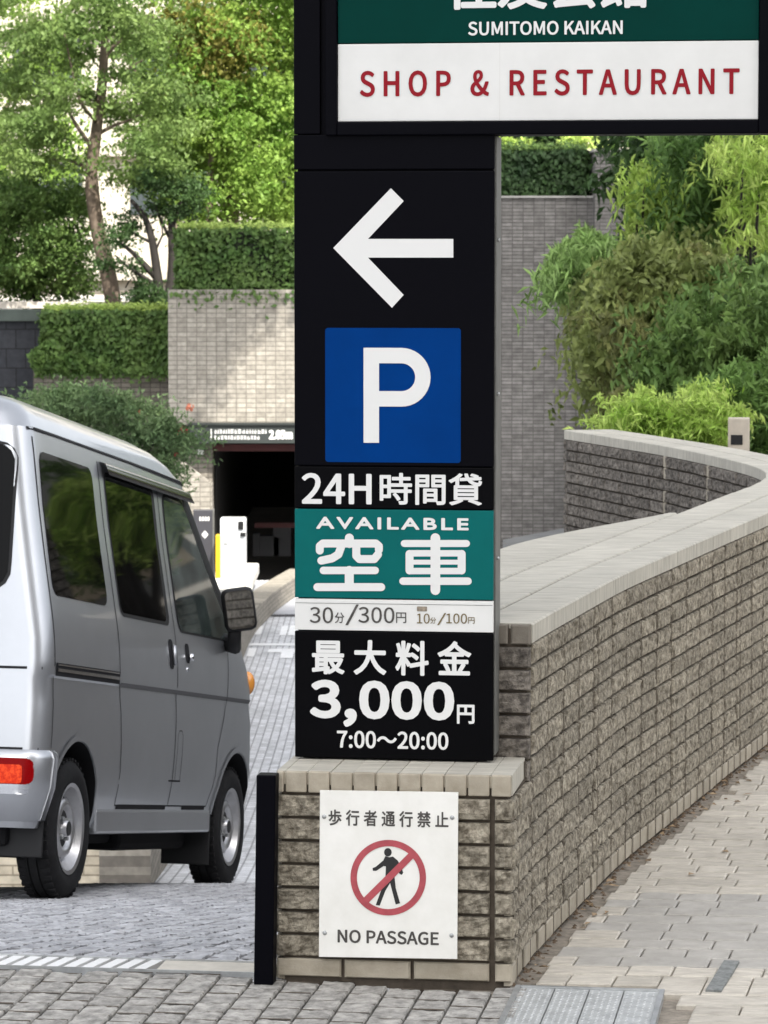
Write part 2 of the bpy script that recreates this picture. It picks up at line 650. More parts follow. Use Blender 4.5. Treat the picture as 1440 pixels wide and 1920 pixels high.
def cover_local(x, y):
    d = Vector((x, y, 0)) - COVER_O
    e = EB.cross(Vector((0, 0, 1)))
    return d.dot(EA), d.dot(Vector((-EA.y, EA.x, 0)))


COVER_O = Vector((.255, 7.27, 0))
walk_pick = lambda x, y: 1 if (7.97 < y + x * .05 < 8.83 and x > .41 + (y - 7.96) * .2) else 0


def walk_keep(x, y, a, b):
    if y > P0.y - .03 and x < outer_x(y) + .035:
        return False
    if x < P0.x + .01 + (y - P0.y) * .2 and y < P0.y:
        return False
    la, lb = cover_local(x, y)
    if -.045 < la < .345 and -.4 < lb < .43:
        return False
    return True


mb = MB()


def wmp(s, z, d):
    p = P0 + EA * s + EB * z
    return (p.x, p.y, d + .002 * noise.noise(Vector((p.x * 2, p.y * 2, 0))))


row = 0
b = -1.1
while b < 6.2:
    a = -.3 - rnd.uniform(0, .1)
    while a < 3.2:
        c = P0 + EA * (a + .06) + EB * (b + .05)
        big = c.y < 7.93 and c.x > .84
        ln = .105 if not big and rnd.random() < .62 else .21
        aw = (outer_x(c.y) + .05 - P0.x - EB.x * (b + .05)) / EA.x if c.y > P0.y - .03 else -9
        ln0, a_full = ln, a
        if a < aw < a + ln - .03:
            ln, a = a + ln - aw, aw
        if a >= aw - .001 and walk_keep(c.x - .03 + (a - a_full), c.y, a, b):
            brick(mb, wmp, a + .0016, a + ln - .0016, b + .0034, b + .1016, .0020, 3 if ln < .2 else 5, 3, back=.02, mi=walk_pick(c.x, c.y), cham=.0025)
        a += ln
    b += .105
    row += 1
structure(mb.obj('sidewalk_paving', [M_walk, M_walk_grey]))

# ================================================================ brick wall with plinth
wall = empty('brick_wall', tuple(P0), label='long curved tan brick wall with pale coping and low front plinth beside sidewalk', cat='wall')
WT = .80                                            # top of coping
CP = .054                                           # course pitch
PZ = .486                                           # plinth top
PB = .30                                            # plinth set-forward of the tall wall's end
wl = lambda o: (setattr(o, 'matrix_parent_inverse', Matrix.Translation(-P0)), o)[1]

# plinth flank follows the wall curve; s_end = where the tall wall begins
S_END = PB
core = MB()
N = 90
lo, up = [], []
for k in range(N + 1):
    s = S_END + .012 + (STOT - S_END - .02) * k / N
    lo.append(outer_map(s, 0, -.012))
    up.append(inner_map(s, 0, -.012))
zb = -2.4
vv = []
for a_, b_ in zip(lo, up):
    vv += [(a_.x, a_.y, zb), (a_.x, a_.y, WT - .012), (b_.x, b_.y, WT - .012), (b_.x, b_.y, zb)]
ff = []
for k in range(N):
    for i in range(3):
        ff.append((4 * k + i, 4 * k + i + 1, 4 * k + 4 + i + 1, 4 * k + 4 + i))
ff += [(0, 3, 2, 1), (4 * N, 4 * N + 1, 4 * N + 2, 4 * N + 3)]
core.add(vv, ff)
# plinth core
pc = [site(-.545 + .012, .012), site(-.012, .012), outer_map(.31, 0, -.012), site(-.545 + .012, .62)]
vv = [(p.x, p.y, z) for z in (-.3, PZ - .008) for p in pc]
core.add(vv, [(0, 1, 5, 4), (1, 2, 6, 5), (2, 3, 7, 6), (3, 0, 4, 7), (4, 5, 6, 7), (3, 2, 1, 0)])
wl(core.obj('mortar_core', [M_mortar], wall, fix=True))

outer = MB()
GAP = .007
# outer face courses (index from the top): 0 smooth coping edge is separate
zc = [WT - .046 - CP * k for k in range(0, 20)]
JS = [.10, 1.25, 2.35, 3.5]
course = 0
z_hi = WT - .046
while z_hi > .01:
    z_lo = max(z_hi - CP, -.01)
    s = -rnd.uniform(0, .2) if course % 2 else -.108
    smooth_row = z_lo < .03
    ln = .108 if smooth_row else .216
    s_min = 0.0 if z_hi < PZ - .045 else S_END
    while s < STOT - .3:
        s0, s1 = max(s, s_min), s + ln
        for j in JS:                                  # straight movement joints
            if s0 < j < s1 - .02 and j - s0 > .02:
                s1 = j
                break
        if s1 - s0 > .03 and curve_at(s0)[0].y < 14.6:
            near = curve_at(s0)[0].y < 11.8
            brick(outer, outer_map, s0 + .0075, s1 - .0075, z_lo + GAP / 2, z_hi - GAP / 2, 0.001 if smooth_row else .007,
                  (14 if s1 - s0 > .12 else 7) if near else 3, 5 if near else 2, mi=1 if smooth_row else 0)
            jw = .0050
            outer.add([outer_map(s1 - jw, z_lo, .0012), outer_map(s1 + jw, z_lo, .0012), outer_map(s1 + jw, z_hi, .0012), outer_map(s1 - jw, z_hi, .0012)], [(0, 1, 2, 3)], 2)
        s = max(s1, s0 + .02)
    z_hi = z_lo
    course += 1
wl(outer.obj('brick_facing', [M_brick, M_smooth, M_mortar], wall))

inner = MB()
z_hi = WT - .046
course = 0
STRIP = []
for px in (1246, 1327):
    best = min((abs(((inner_map(STOT * k / 600, 0, 0).x) / (inner_map(STOT * k / 600, 0, 0).y)) - (px - 720) / 6400) + (9 if curve_at(STOT * k / 600)[0].y < 14 else 0), STOT * k / 600) for k in range(600))
    STRIP.append(best[1])
while z_hi > -1.7:
    z_lo = z_hi - CP
    s = 2.0 + rnd.uniform(0, .2)
    while s < STOT - .02:
        s0, s1 = s, min(s + .216 * rnd.uniform(.9, 1.1), STOT - .01)
        sm = False
        for q in STRIP:
            if s0 < q - .02 < s1:
                s1 = q - .02
            elif abs(s0 - (q - .02)) < .004:
                s1 = q + .02
                sm = True
        y = curve_at(s0)[0].y
        if s1 - s0 > .02:
            far = y > 12.6
            if sm:
                brick(inner, lambda a, b, c: inner_map(s0 + s1 - a, b, c), s0 + .001, s1 - .001, z_lo + .001, z_hi - .001, .001, 1, 1, mi=1)
            else:
                brick(inner, lambda a, b, c: inner_map(s0 + s1 - a, b, c), s0 + GAP / 2, s1 - GAP / 2, z_lo + GAP / 2, z_hi - GAP / 2, .012, 6 if far else 2, 3 if far else 1)
        s = max(s1, s0 + .01)
    z_hi = z_lo
    course += 1
o = wl(inner.obj('brick_facing', [M_brick_shaded, M_smooth], wall))
o['label'] = 'split brick facing on the ramp side, darkened in colour for shade'

# coping tiles: two rows (three where the wall is wide)
cop = MB()


def cop_map(s, wv, d):
    p, t, n = curve_at(s)
    q = p - n * wv
    return Vector((q.x, q.y, WT + d))


rows = [(0.0, .135), (.14, .285), (.29, .52)]
for r_i, (w0, w1) in enumerate(rows):
    s = S_END + .016
    L = .30
    s_first = True
    while s < STOT - .01:
        s1 = min(s + L * (.5 if (s_first and r_i == 1) else 1), STOT)
        s_first = False
        ww = wall_w((s + s1) / 2)
        e1 = min(w1, ww) if r_i < 2 else ww
        if r_i == 1:
            e1 = min(.285, ww)
        if e1 - w0 > .03:
            sa, sb = s + .0012, s1 - .0012
            k = 5
            vv, ff = [], []
            for i in range(k + 1):
                q = sa + (sb - sa) * i / k
                ee = e1 if r_i < 2 else wall_w(q)
                wa, wb = w0 + .002, max(ee - .002, w0 + .006)
                if r_i == 0:
                    wa = -.001
                vv += [cop_map(q, wa, -.046), cop_map(q, wa, -.004), cop_map(q, wa + .004, 0), cop_map(q, wb - .003, 0), cop_map(q, wb, -.003), cop_map(q, wb, -.046)]
            for i in range(k):
                for j in range(5):
                    ff.append((6 * i + j, 6 * i + 6 + j, 6 * i + 7 + j, 6 * i + 1 + j))
            ff += [(0, 1, 2, 3, 4, 5), tuple(6 * k + j for j in (5, 4, 3, 2, 1, 0))]
            cop.add(vv, ff)
        s = s1
wl(cop.obj('coping', [M_coping], wall, fix=True))

# tall wall's end face seen above the plinth
endf = MB()
pe, te, ne = curve_at(S_END)


def end_map(s, z, d):
    p = pe + ne * (s) - te * (d - .0)                     # s runs to the right, 0 = outer corner
    return (p.x, p.y, z)


zt = WT - .048
for s0, s1 in ((-.52, -.47), (-.464, -.41), (-.404, -.35), (-.344, -.29), (-.284, -.23), (-.224, -.17), (-.164, -.11), (-.104, -.054), (-.049, -.001)):
    brick(endf, end_map, s0 + .001, s1 - .001, zt - .0, WT - .002, .0005, 1, 1, mi=1)
z_hi = zt - .004
while z_hi > PZ - .02:
    z_lo = z_hi - CP
    for s0, s1 in ((-.52, -.30), (-.30, -.075), (-.075, -.002)) if False else ((-.52, -.28), (-.28, -.001)):
        brick(endf, end_map, s0 + GAP / 2, s1 - .002, z_lo + GAP / 2, z_hi - GAP / 2, .010, 8, 4)
    z_hi = z_lo
o = wl(endf.obj('end_facing', [M_brick_shaded, M_smooth_shaded], wall))

# plinth: front face, soldier cap tiles and base course
pl = MB()


def front_map(s, z, d):
    p = site(s, -d)
    return (p.x, p.y, z)


JX = -.047                                            # dark straight joint near the corner
z_hi = PZ - .052
while z_hi > .075:
    z_lo = z_hi - CP
    cut = rnd.uniform(-.40, -.2)
    for s0, s1 in ((-.545, cut), (cut, JX - .002), (JX + .003, -.001)):
        brick(pl, front_map, s0 + GAP / 2, s1 - (GAP / 2 if s1 < -.01 else 0), z_lo + GAP / 2, z_hi - GAP / 2, .011, 16 if s1 - s0 > .1 else 5, 6)
    z_hi = z_lo
for s0, s1 in ((-.545, -.392), (-.388, -.232), (-.228, JX - .004), (JX + .006, -.001)):
    brick(pl, front_map, s0 + .002, s1 - .002, .012, z_hi - .003, .002, 4, 2, mi=1)
# soldier cap tiles: front + top in one piece each
nT = 10
x = -.545
tw = (.545 + JX - .004) / (nT - .6)
edges = [-.545, -.545 + tw * .4] + [-.545 + tw * .4 + tw * k for k in range(1, nT)]
edges = edges + [-.001]
for i in range(len(edges) - 1):
    e0, e1 = edges[i], edges[i + 1]
    ch = .003
    g = .004 if i % 5 else .006
    M = Matrix.Translation(P0) @ Matrix.Rotation(-A8, 4, 'Z')
    zt_ = PZ + rnd.uniform(-.001, .001)
    pl.box(e0 + g / 2, e1 - g / 2, -.001 + rnd.uniform(-.001, .001), .0148, PZ - .048, zt_, 1, M, ch)
    pl.box(e0 + .0006, e1 - .0006, .015, .20, PZ - .048, zt_ - .0005, 2, M, .001)
    pl.box(e0 + .0006, e1 - .0006, .2015, .62 if e1 < -.12 else .30, PZ - .048, PZ - .001, 2, M, .001)
M = Matrix.Translation(P0) @ Matrix.Rotation(-A8, 4, 'Z')
pl.box(-.543, -.004, .006, .203, PZ - .03, PZ - .0035, 1, M)
wl(pl.obj('plinth_facing', [M_brick, M_smooth, M_coping], wall))
# left flank of the plinth
fl = MB()


def flank_map(s, z, d):
    p = site(-.545 - d, .62 - s)
    return (p.x, p.y, z)


z_hi = PZ - .052
k = 0
while z_hi > -.25:
    z_lo = z_hi - CP
    for s0, s1 in ((0, .2), (.2, .41), (.41, .62)) if k % 2 else ((0, .1), (.1, .31), (.31, .52), (.52, .62)):
        brick(fl, flank_map, s0 + .003, s1 - .003, z_lo + .003, z_hi - .003, .009, 5, 3)
    z_hi = z_lo
    k += 1
wl(fl.obj('plinth_facing', [M_brick], wall))

# black guard post at the plinth's left corner
gp = MB()
gx0, gx1 = on_site_plane(476, 1845, -.05)[0], on_site_plane(512, 1845, -.05)[0]
tx0 = on_site_plane(481, 1450, -.05)[0]
gp.box(0, gx1 - gx0, -.018, .03, 0, PZ - .002, ch=.003)
lean = (tx0 - gx0) / PZ
gp.v = [(x + lean * z, y, z) for x, y, z in gp.v]
o = gp.obj('guard_post', [M_black])
o.location = site(gx0, -.035)
o.rotation_euler = (0, 0, -A8)
tag(o, 'short black steel guard post at left corner of brick plinth', 'post')

# ================================================================ parking sign pylon
SB = .202                                             # front plane of the pylon in the site frame
sign = empty('parking_sign', tuple(site(0, SB, PZ)), (0, 0, -A8), 'tall black parking sign with white arrow, blue P and green directory board', 'sign')


def L(px, py):
    a, z = on_site_plane(px, py, SB)
    return a, z - PZ


def rect(x0, y0, x1, y1):
    a, z1_ = L(x0, y0)
    b, z1b = L(x1, y0)
    c, z0_ = L(x0, y1)
    d, z0b = L(x1, y1)
    return ((a + c) / 2, (z0_ + z0b) / 2, (b + d) / 2, (z1_ + z1b) / 2)


xl, _ = L(552, 800)
xr, _ = L(926, 800)
ztop = L(552, -260)[1]
z318 = L(740, 319)[1]
z875 = L(740, 875)[1]
z955 = L(740, 955)[1]
z1124 = L(740, 1124)[1]
z1184 = L(740, 1184)[1]
zb_ = L(740, 1423)[1]
body = MB()
body.box(xl + .006, xr - .006, .012, .125, .012, ztop, ch=.004)
body.obj('column', [M_black], sign)
m = MB()
m.box(xl + .016, xr - .016, .02, .12, 0, .02)
m.obj('base', [M_blackgloss], sign)
sidep = MB()
sidep.box(xr - .005, xr + .003, .022, .122, .014, L(740, 255)[1], ch=.002)
sidep.obj('side_cover', [M_grey_metal], sign)
m = MB()
m.box(xl, xr, 0, .014, z318 + .002, L(740, 249)[1] - .004, ch=.002)
m.box(xl, xl + .062, 0, .014, L(740, 249)[1] - .002, ztop, ch=.002)
m.obj('top_panel', [M_black], sign)
for py in (450, 740, 1050):
    b_ = MB()
    b_.lathe([(0, 0.0), (0, .0045), (.004, .0045), (.006, .003), (.0065, 0)], (xr + .003, .045, L(930, py)[1]), (1, 0, 0), 12)
    b_.obj('bolt', [M_steel], sign, smooth=True)

# arrow panel
ap = MB()
ap.box(xl, xr, 0, .014, z875 + .001, z318 - .002, ch=.0025)
arrow_panel = ap.obj('arrow_panel', [M_black], sign)
am = MB()
am.prism([L(*p) for p in ((625, 465), (735, 577), (757, 553), (690, 483), (850, 483), (850, 448), (690, 448), (757, 377), (733, 353))], -.0012, .001)
am.obj('arrow', [M_text_w], arrow_panel, fix=True)


def rrect(x0, z0, x1, z1, r, n=6):
    pts = []
    for cx, cz, a0 in ((x1 - r, z1 - r, 0), (x0 + r, z1 - r, 90), (x0 + r, z0 + r, 180), (x1 - r, z0 + r, 270)):
        for k in range(n + 1):
            w_ = R(a0 + 90 * k / n)
            pts.append((cx + r * math.cos(w_), cz + r * math.sin(w_)))
    return pts


bp_ = MB()
r_ = rect(610, 615, 864, 867)
bp_.prism(rrect(*r_, .007), -.0015, .001)
blue = bp_.obj('parking_plate', [M_blue], sign, fix=True)
pmb = MB()
# letter P as one outline strip: stem, bowl outer and inner
sx0, sz0 = L(682, 830)
sx1, sz1 = L(711, 652)
bx = L(753, 652)[0]
ro = (sz1 - L(700, 762)[1]) / 2
ri = ro - (sz1 - L(700, 681)[1])
cz = sz1 - ro
mid = [(bx + ro * math.cos(R(90 - 180 * k / 20)), cz + ro * math.sin(R(90 - 180 * k / 20))) for k in range(21)]
inn = [(bx + ri * math.cos(R(90 - 180 * k / 20)), cz + ri * math.sin(R(90 - 180 * k / 20))) for k in range(21)]
mid = [(sx1, sz1)] + mid + [(sx1, cz - ro)]
inn = [(sx1, cz + ri)] + inn + [(sx1, cz - ri)]
vv = [(x, -.0027, z) for x, z in mid] + [(x, -.0027, z) for x, z in inn]
n_ = len(mid)
pmb.add(vv, [(i, n_ + i, n_ + i + 1, i + 1) for i in range(n_ - 1)])
pmb.add([(sx0, -.0027, sz0), (sx1, -.0027, sz0), (sx1, -.0027, sz1), (sx0, -.0027, sz1)], [(0, 1, 2, 3)])
pmb.obj('letter', [M_text_w], blue)

# 24H panel
hp = MB()
hp.box(xl, xr, 0, .014, z955 + .001, z875 - .001, ch=.002)
hours = hp.obj('hours_panel', [M_blackgloss], sign)
text('lettering', '24H', rect(566, 887, 697, 945), 0, M_text_w, hours, bold=.028)
text('lettering', '時間貸', rect(712, 887, 904, 947), 0, M_text_w, hours, bold=.02)

# availability panel, hand-built round strokes
tp = MB()
tp.box(xl + .0005, xr - .0005, -.001, .013, z1124 + .002, z955 - .001, ch=.001)
teal = tp.obj('vacancy_panel', [M_teal], sign)
text('lettering', 'AVAILABLE', rect(593, 970, 879, 993), -.001, M_text_w, teal, bold=.05, font='b', spacing=1.25)


class Strokes:
    def __init__(s, y):
        s.mb, s.y, s.k = MB(), y, 0

    def line(s, pts, wpx):
        """round-ended thick polyline, pts in photo pixels"""
        P = [Vector((*L(*p), 0)) for p in pts]
        hw = wpx / 2 * (L(800, 800)[0] - L(700, 800)[0]) / 100
        y = s.y - s.k * .00008
        for i in range(len(P) - 1):
            s.k += 1
            y = s.y - s.k * .00008
            d = (P[i + 1] - P[i]).normalized()
            n = Vector((-d.y, d.x, 0))
            ang = math.atan2(n.y, n.x)
            poly = [P[i] + Vector((math.cos(ang + math.pi * k / 8), math.sin(ang + math.pi * k / 8), 0)) * hw for k in range(9)]
            poly += [P[i + 1] + Vector((math.cos(ang + math.pi + math.pi * k / 8), math.sin(ang + math.pi + math.pi * k / 8), 0)) * hw for k in range(9)]
            s.mb.add([(p.x, y, p.y) for p in poly], [tuple(range(len(poly)))])


def C3(x, y):                                          # from the 3.43x crop with origin (540, 860)
    return 540 + x / 3.4286, 860 + y / 3.4286


for nm, strokes in (('kanji_sky', [([(395, 510), (395, 545)], 17), ([(205, 590), (205, 562), (225, 545), (565, 545), (585, 562), (585, 585)], 15),
                                   ([(345, 560), (325, 615), (285, 640), (215, 655)], 15), ([(440, 560), (440, 625), (460, 645), (555, 645), (580, 615)], 15),
                                   ([(228, 718), (562, 718)], 14), ([(395, 718), (395, 815)], 17), ([(190, 825), (600, 825)], 15)]),
                    ('kanji_car', [([(748, 545), (1148, 545)], 13), ([(948, 510), (948, 845)], 18), ([(785, 608), (1115, 608)], 12), ([(785, 722), (1115, 722)], 12),
                                   ([(785, 665), (1115, 665)], 9), ([(782, 612), (782, 718)], 15), ([(1117, 612), (1117, 718)], 15), ([(740, 787), (1158, 787)], 14)])):
    st = Strokes(-.0015)
    for pts, wpx in strokes:
        st.line([C3(*p) for p in pts], wpx)
    st.mb.obj('lettering', [M_text_w], teal)

# rate panel
rp = MB()
rp.box(xl + .0005, xr - .0005, -.002, .013, z1184 + .001, z1124 - .001, ch=.001)
rate = rp.obj('rate_panel', [M_white], sign)
m = MB()
za = L(740, 1133)[1]
m.box(xl + .002, xr - .002, -.0026, -.0015, za, za + .0012)
m.obj('rule_line', [M_grey_metal], rate)
for s_, q, bo in (('30', (581, 1138, 625, 1168), .0), ('分', (628, 1148, 646, 1168), .0), ('/', (648, 1133, 673, 1172), 0), ('300', (672, 1138, 740, 1168), .0), ('円', (743, 1148, 762, 1168), .0)):
    text('lettering', s_, rect(*q), -.002, M_grey_text, rate, bold=.008)
for s_, q in (('10', (782, 1150, 806, 1169)), ('分', (807, 1157, 818, 1169)), ('/', (820, 1149, 837, 1172)), ('100', (837, 1150, 876, 1169)), ('円', (878, 1157, 890, 1169))):
    text('lettering', s_, rect(*q), -.002, M_brown_text, rate, bold=.006)
m = MB()
m.prism(rrect(*rect(782, 1137, 801, 1146), .002), -.003, -.001)
m.obj('tag_mark', [pm('tag_brown', (.25, .21, .16), var=.5, vscale=150)], rate, fix=True)

# max fee panel
fp = MB()
fp.box(xl, xr, -.001, .014, zb_, z1184 - .002, ch=.002)
fee = fp.obj('fee_panel', [M_blackgloss], sign)
text('lettering', '最大料金', rect(585, 1200, 884, 1266), -.001, M_text_w, fee, bold=.026, spacing=1.17)
text('lettering', '3,000', rect(581, 1276, 852, 1364), -.001, M_text_w, fee, bold=.042)
text('lettering', '円', rect(857, 1321, 890, 1357), -.001, M_text_w, fee, bold=.03)
text('lettering', '7:00～20:00', rect(632, 1371, 841, 1404), -.001, M_text_w, fee, bold=.03)

# directory board
bl, br_ = L(611, 200)[0], L(1449, 200)[0]
bz = L(1000, 250)[1] - .003
BT = L(1000, -260)[1]
fr = MB()
iw = .026
ix0, ix1 = L(633, 150)[0], L(1423, 150)[0]
iz = L(1000, 227)[1]
for (x0, x1, z0, z1) in ((bl, ix0, bz, BT), (ix1, br_, bz, BT), (ix0, ix1, bz, iz), (ix0, ix1, BT - .02, BT)):
    fr.box(x0, x1, -.012, .11, z0, z1, ch=.003)
fr.box(bl + .01, br_ - .01, .01, .108, bz + .01, BT - .01)
board = fr.obj('board_frame', [M_black], sign)
zg = L(1000, 79)[1]
m = MB()
m.box(ix0 + .001, ix1 - .001, -.003, .012, iz + .001, zg - .001, ch=.0015)
wp = m.obj('shop_panel', [M_white], board)
m = MB()
xm = L(937, 150)[0]
m.box(xm, xm + .0008, -.0033, -.002, iz + .002, zg - .002)
m.obj('panel_seam', [pm('faint_seam', (.60, .59, .56))], wp)
text('lettering', 'SHOP & RESTAURANT', (L(675, 183)[0], L(675, 182)[1], L(1387, 150)[0], L(675, 133)[1]), -.003, M_red_text, wp, bold=.028, spacing=1.16)
m = MB()
m.box(ix0 + .001, ix1 - .001, -.003, .012, zg + .001, BT - .021, ch=.0015)
gpn = m.obj('name_panel', [M_green], board)
q0, q1 = L(878, 67), L(1168, 38)
text('lettering', 'SUMITOMO KAIKAN', (q0[0], q0[1], q1[0], q1[1]), -.003, M_text_w, gpn, bold=.03)
q0, q1 = L(838, 19), L(1216, -74)
text('lettering', '住友会館', (q0[0], q0[1], q1[0], q1[1]), -.003, M_text_w, gpn, bold=.03)

# ================================================================ no-passage plate on the plinth
NB = -.012
np_ = empty('no_passage_sign', tuple(site(0, NB - .004)), (0, 0, -A8), 'white no passage plate with red crossed circle on brick plinth', 'sign')
L = lambda px, py: on_site_plane(px, py, NB - .004)
m = MB()
m.prism([L(598, 1794), L(857, 1798), L(859, 1486), L(600, 1482)], 0, .006)
plate = m.obj('plate', [M_plate], np_, fix=True)
m = MB()
m.add([(x, .0022, z) for x, z in (L(599, 1795), L(856, 1799), L(856, 1794), L(599, 1790))], [(0, 1, 2, 3)])
text('lettering', '歩行者通行禁止', rect(616, 1520, 841, 1550), 0, M_grey_text, np_, bold=.022, ext=.0006, spacing=1.2)
text('lettering', 'NO PASSAGE', rect(633, 1745, 823, 1770), 0, M_grey_text, np_, bold=.032, ext=.0006)


def C7(x, y):
    return L(460 + x / 2.6667, 1380 + y / 2.6667)


pg = MB()
poly = [(700, 600), (720, 606), (738, 602), (762, 622), (775, 645), (790, 683), (783, 694), (772, 690), (757, 662), (748, 655), (746, 700), (752, 760), (774, 836), (752, 842),
        (724, 735), (700, 775), (672, 848), (652, 845), (676, 780), (700, 715), (703, 652), (692, 650), (655, 674), (638, 674), (636, 660), (652, 654), (690, 622)]
pg.add([(x, -.0007, z) for x, z in (C7(*p) for p in poly)], [tuple(range(len(poly)))])
pg.add([(x, -.0008, z) for x, z in (C7(713 + 19 * math.cos(2 * math.pi * k / 24), 581 + 21 * math.sin(2 * math.pi * k / 24)) for k in range(24))], [tuple(range(24))])
pg.obj('walking_figure', [M_dark_text], np_)
rg = MB()
n_ = 64
vv = [(x, -.0011, z) for rad in (189, 157) for x, z in (C7(715 + rad * math.cos(2 * math.pi * k / n_), 708 + rad * math.sin(2 * math.pi * k / n_)) for k in range(n_))]
rg.add(vv, [(k, (k + 1) % n_, n_ + (k + 1) % n_, n_ + k) for k in range(n_)])
rg.add([(x, -.0014, z) for x, z in (C7(584, 816), C7(610, 840), C7(845, 606), C7(820, 583))], [(0, 1, 2, 3)])
rg.obj('prohibition_ring', [M_ring], np_)
for p in ((608, 1531), (848, 1533), (609, 1749), (847, 1754)):
    a, z = L(*p)
    b_ = MB()
    b_.lathe([(-.001, .0052), (.001, .0052), (.0026, .0035), (.003, 0)], (a, 0, z), (0, -1, 0), 14)
    b_.obj('screw', [M_steel], np_, smooth=True)

# ================================================================ drain, covers, litter
dr = MB()
for k in range(46):
    a = -.56 - k * .044
    if a < -2.5:
        break
    dr.add([(a - .0, .0, .004), (a - .024, .0, .004), (a - .004, .115, .004), (a + .02, .115, .004)], [(0, 3, 2, 1)], 0)
grate = MB()
grate.box(-2.6, -.56, -.004, .0, -.02, .006)
grate.box(-2.6, -.56, .118, .122, -.02, .006)
grate.box(-2.6, -.56, .0, .118, -.03, -.012, 1)
grate.box(-.84, -.562, .002, .116, -.01, .003, 3)
a = -.87
while a > -2.58:
    grate.add([(a, 0, .003), (a - .028, 0, .003), (a - .004, .118, .003), (a + .024, .118, .003), (a, 0, -.01), (a - .028, 0, -.01), (a - .004, .118, -.01), (a + .024, .118, -.01)],
              [(0, 3, 2, 1), (0, 1, 5, 4), (1, 2, 6, 5), (2, 3, 7, 6), (3, 0, 4, 7)], 2)
    a -= .042
o = grate.obj('drain_grate', [M_steel, pm('drain_bed', (.30, .30, .30), rough=.6, metal=.2), pm('pale_steel', (.72, .72, .72), rough=.4, metal=.1), pm('drain_end', (.52, .49, .43), rough=.7, var=.1, vscale=20)])
o.location = site(0, .06)
o.rotation_euler = (0, 0, -A8)
tag(o, 'pale slanted bar drain grate across the ramp entrance', 'drain')

M_tread = pm('tread_plate', (.46, .47, .465), rough=.42, metal=.35, var=.2, vscale=25)
hatch = empty('access_hatch', (COVER_O.x, COVER_O.y, 0), (0, 0, -R(8)), 'grey patterned steel access hatch set in pavement by wall corner', 'hatch')
HW, HD = .315, .40
m = MB()
for q in ((-.012, 0, 0, HD + .012), (HW, HW + .012, 0, HD + .012), (0, HW, HD, HD + .012), (0, HW, -.012, 0)):
    m.box(q[0], q[1], q[2], q[3], -.02, .006)
m.obj('frame', [M_steel], hatch)
for k in range(4):
    x0 = k * HW / 4
    p_ = MB()
    p_.box(x0 + .0015, x0 + HW / 4 - .0015, .002, HD - .002, -.012, .002)
    nxx, nyy = 5, 28
    for i in range(nxx):
        for j in range(nyy):
            cx, cy = x0 + .010 + i * (HW / 4 - .02) / (nxx - 1), .012 + j * (HD - .024) / (nyy - 1)
            sgn = 1 if (i + j) % 2 else -1
            l_, w__ = .006, .0018
            d = Vector((sgn * .7, .7, 0))
            n = Vector((-d.y, d.x, 0))
            c = Vector((cx, cy, .002))
            p_.add([c + d * l_, c + n * w__, c - d * l_, c - n * w__, c + Vector((0, 0, .0018))], [(0, 1, 4), (1, 2, 4), (2, 3, 4), (3, 0, 4)])
    p_.obj('tread_panel', [M_tread], hatch)

sl = MB()
c0, c1 = Vector((.745, 7.62, 0)), Vector((.82, 7.95, 0))
d = (c1 - c0).normalized()
n = Vector((d.y, -d.x, 0)) * .018
sl.add([(p.x, p.y, .006) for p in (c0 - n, c0 + n, c1 + n, c1 - n)] + [(p.x, p.y, -.02) for p in (c0 - n, c0 + n, c1 + n, c1 - n)],
       [(0, 1, 2, 3), (0, 4, 5, 1), (1, 5, 6, 2), (2, 6, 7, 3), (3, 7, 4, 0)])
tag(sl.obj('slot_drain', [pm('dark_slot', (.10, .105, .10), rough=.7, col2=(.26, .27, .26), vscale=60)]), 'narrow dark metal slot drain in pale sidewalk bricks', 'drain')

M_dry = pm('dry_leaf', (.17, .11, .06), rough=.8, col2=(.36, .27, .17), vscale=30, island=.45)
lit = MB()
for k in range(70):
    s = rnd.uniform(.15, 4.2)
    p, t, n = curve_at(s)
    dd = .01 + abs(rnd.gauss(0, .035)) if k % 6 else rnd.uniform(.02, .35)
    c = p + n * dd
    L_ = rnd.uniform(.008, .02)
    w_ = rnd.uniform(0, 6.28)
    d = Vector((math.cos(w_), math.sin(w_), 0))
    e = Vector((-d.y, d.x, 0))
    z = Vector((0, 0, .004))
    lit.add([c - d * L_ + z, c + e * L_ * .5 + z * 1.2 + Vector((0, 0, rnd.uniform(0, .006))), c + d * L_ + z * 1.5, c - e * L_ * .45 + z + Vector((0, 0, rnd.uniform(0, .008)))], [(0, 3, 2), (0, 2, 1)])
tag(lit.obj('fallen_leaves', [M_dry]), 'scattered dry brown leaves along the foot of the curved brick wall', 'leaves', kind='stuff')
dirt = MB()
for k in range(300):
    s = rnd.uniform(-.0, 4.4)
    p, t, n = curve_at(s)
    c = p + n * abs(rnd.gauss(.012, .012))
    r = rnd.uniform(.003, .009)
    dirt.add([c + Vector((r, 0, .002)), c + Vector((0, r, .002)), c + Vector((-r, 0, .002)), c + Vector((0, -r, .002)), c + Vector((0, 0, .004 + r * .5))], [(0, 1, 4), (1, 2, 4), (2, 3, 4), (3, 0, 4)])
tag(dirt.obj('soil_debris', [pm('soil', (.10, .07, .045), rough=.95, var=.4, vscale=50)]), 'dark soil and moss gathered at the foot of the curved wall', 'dirt', kind='stuff')


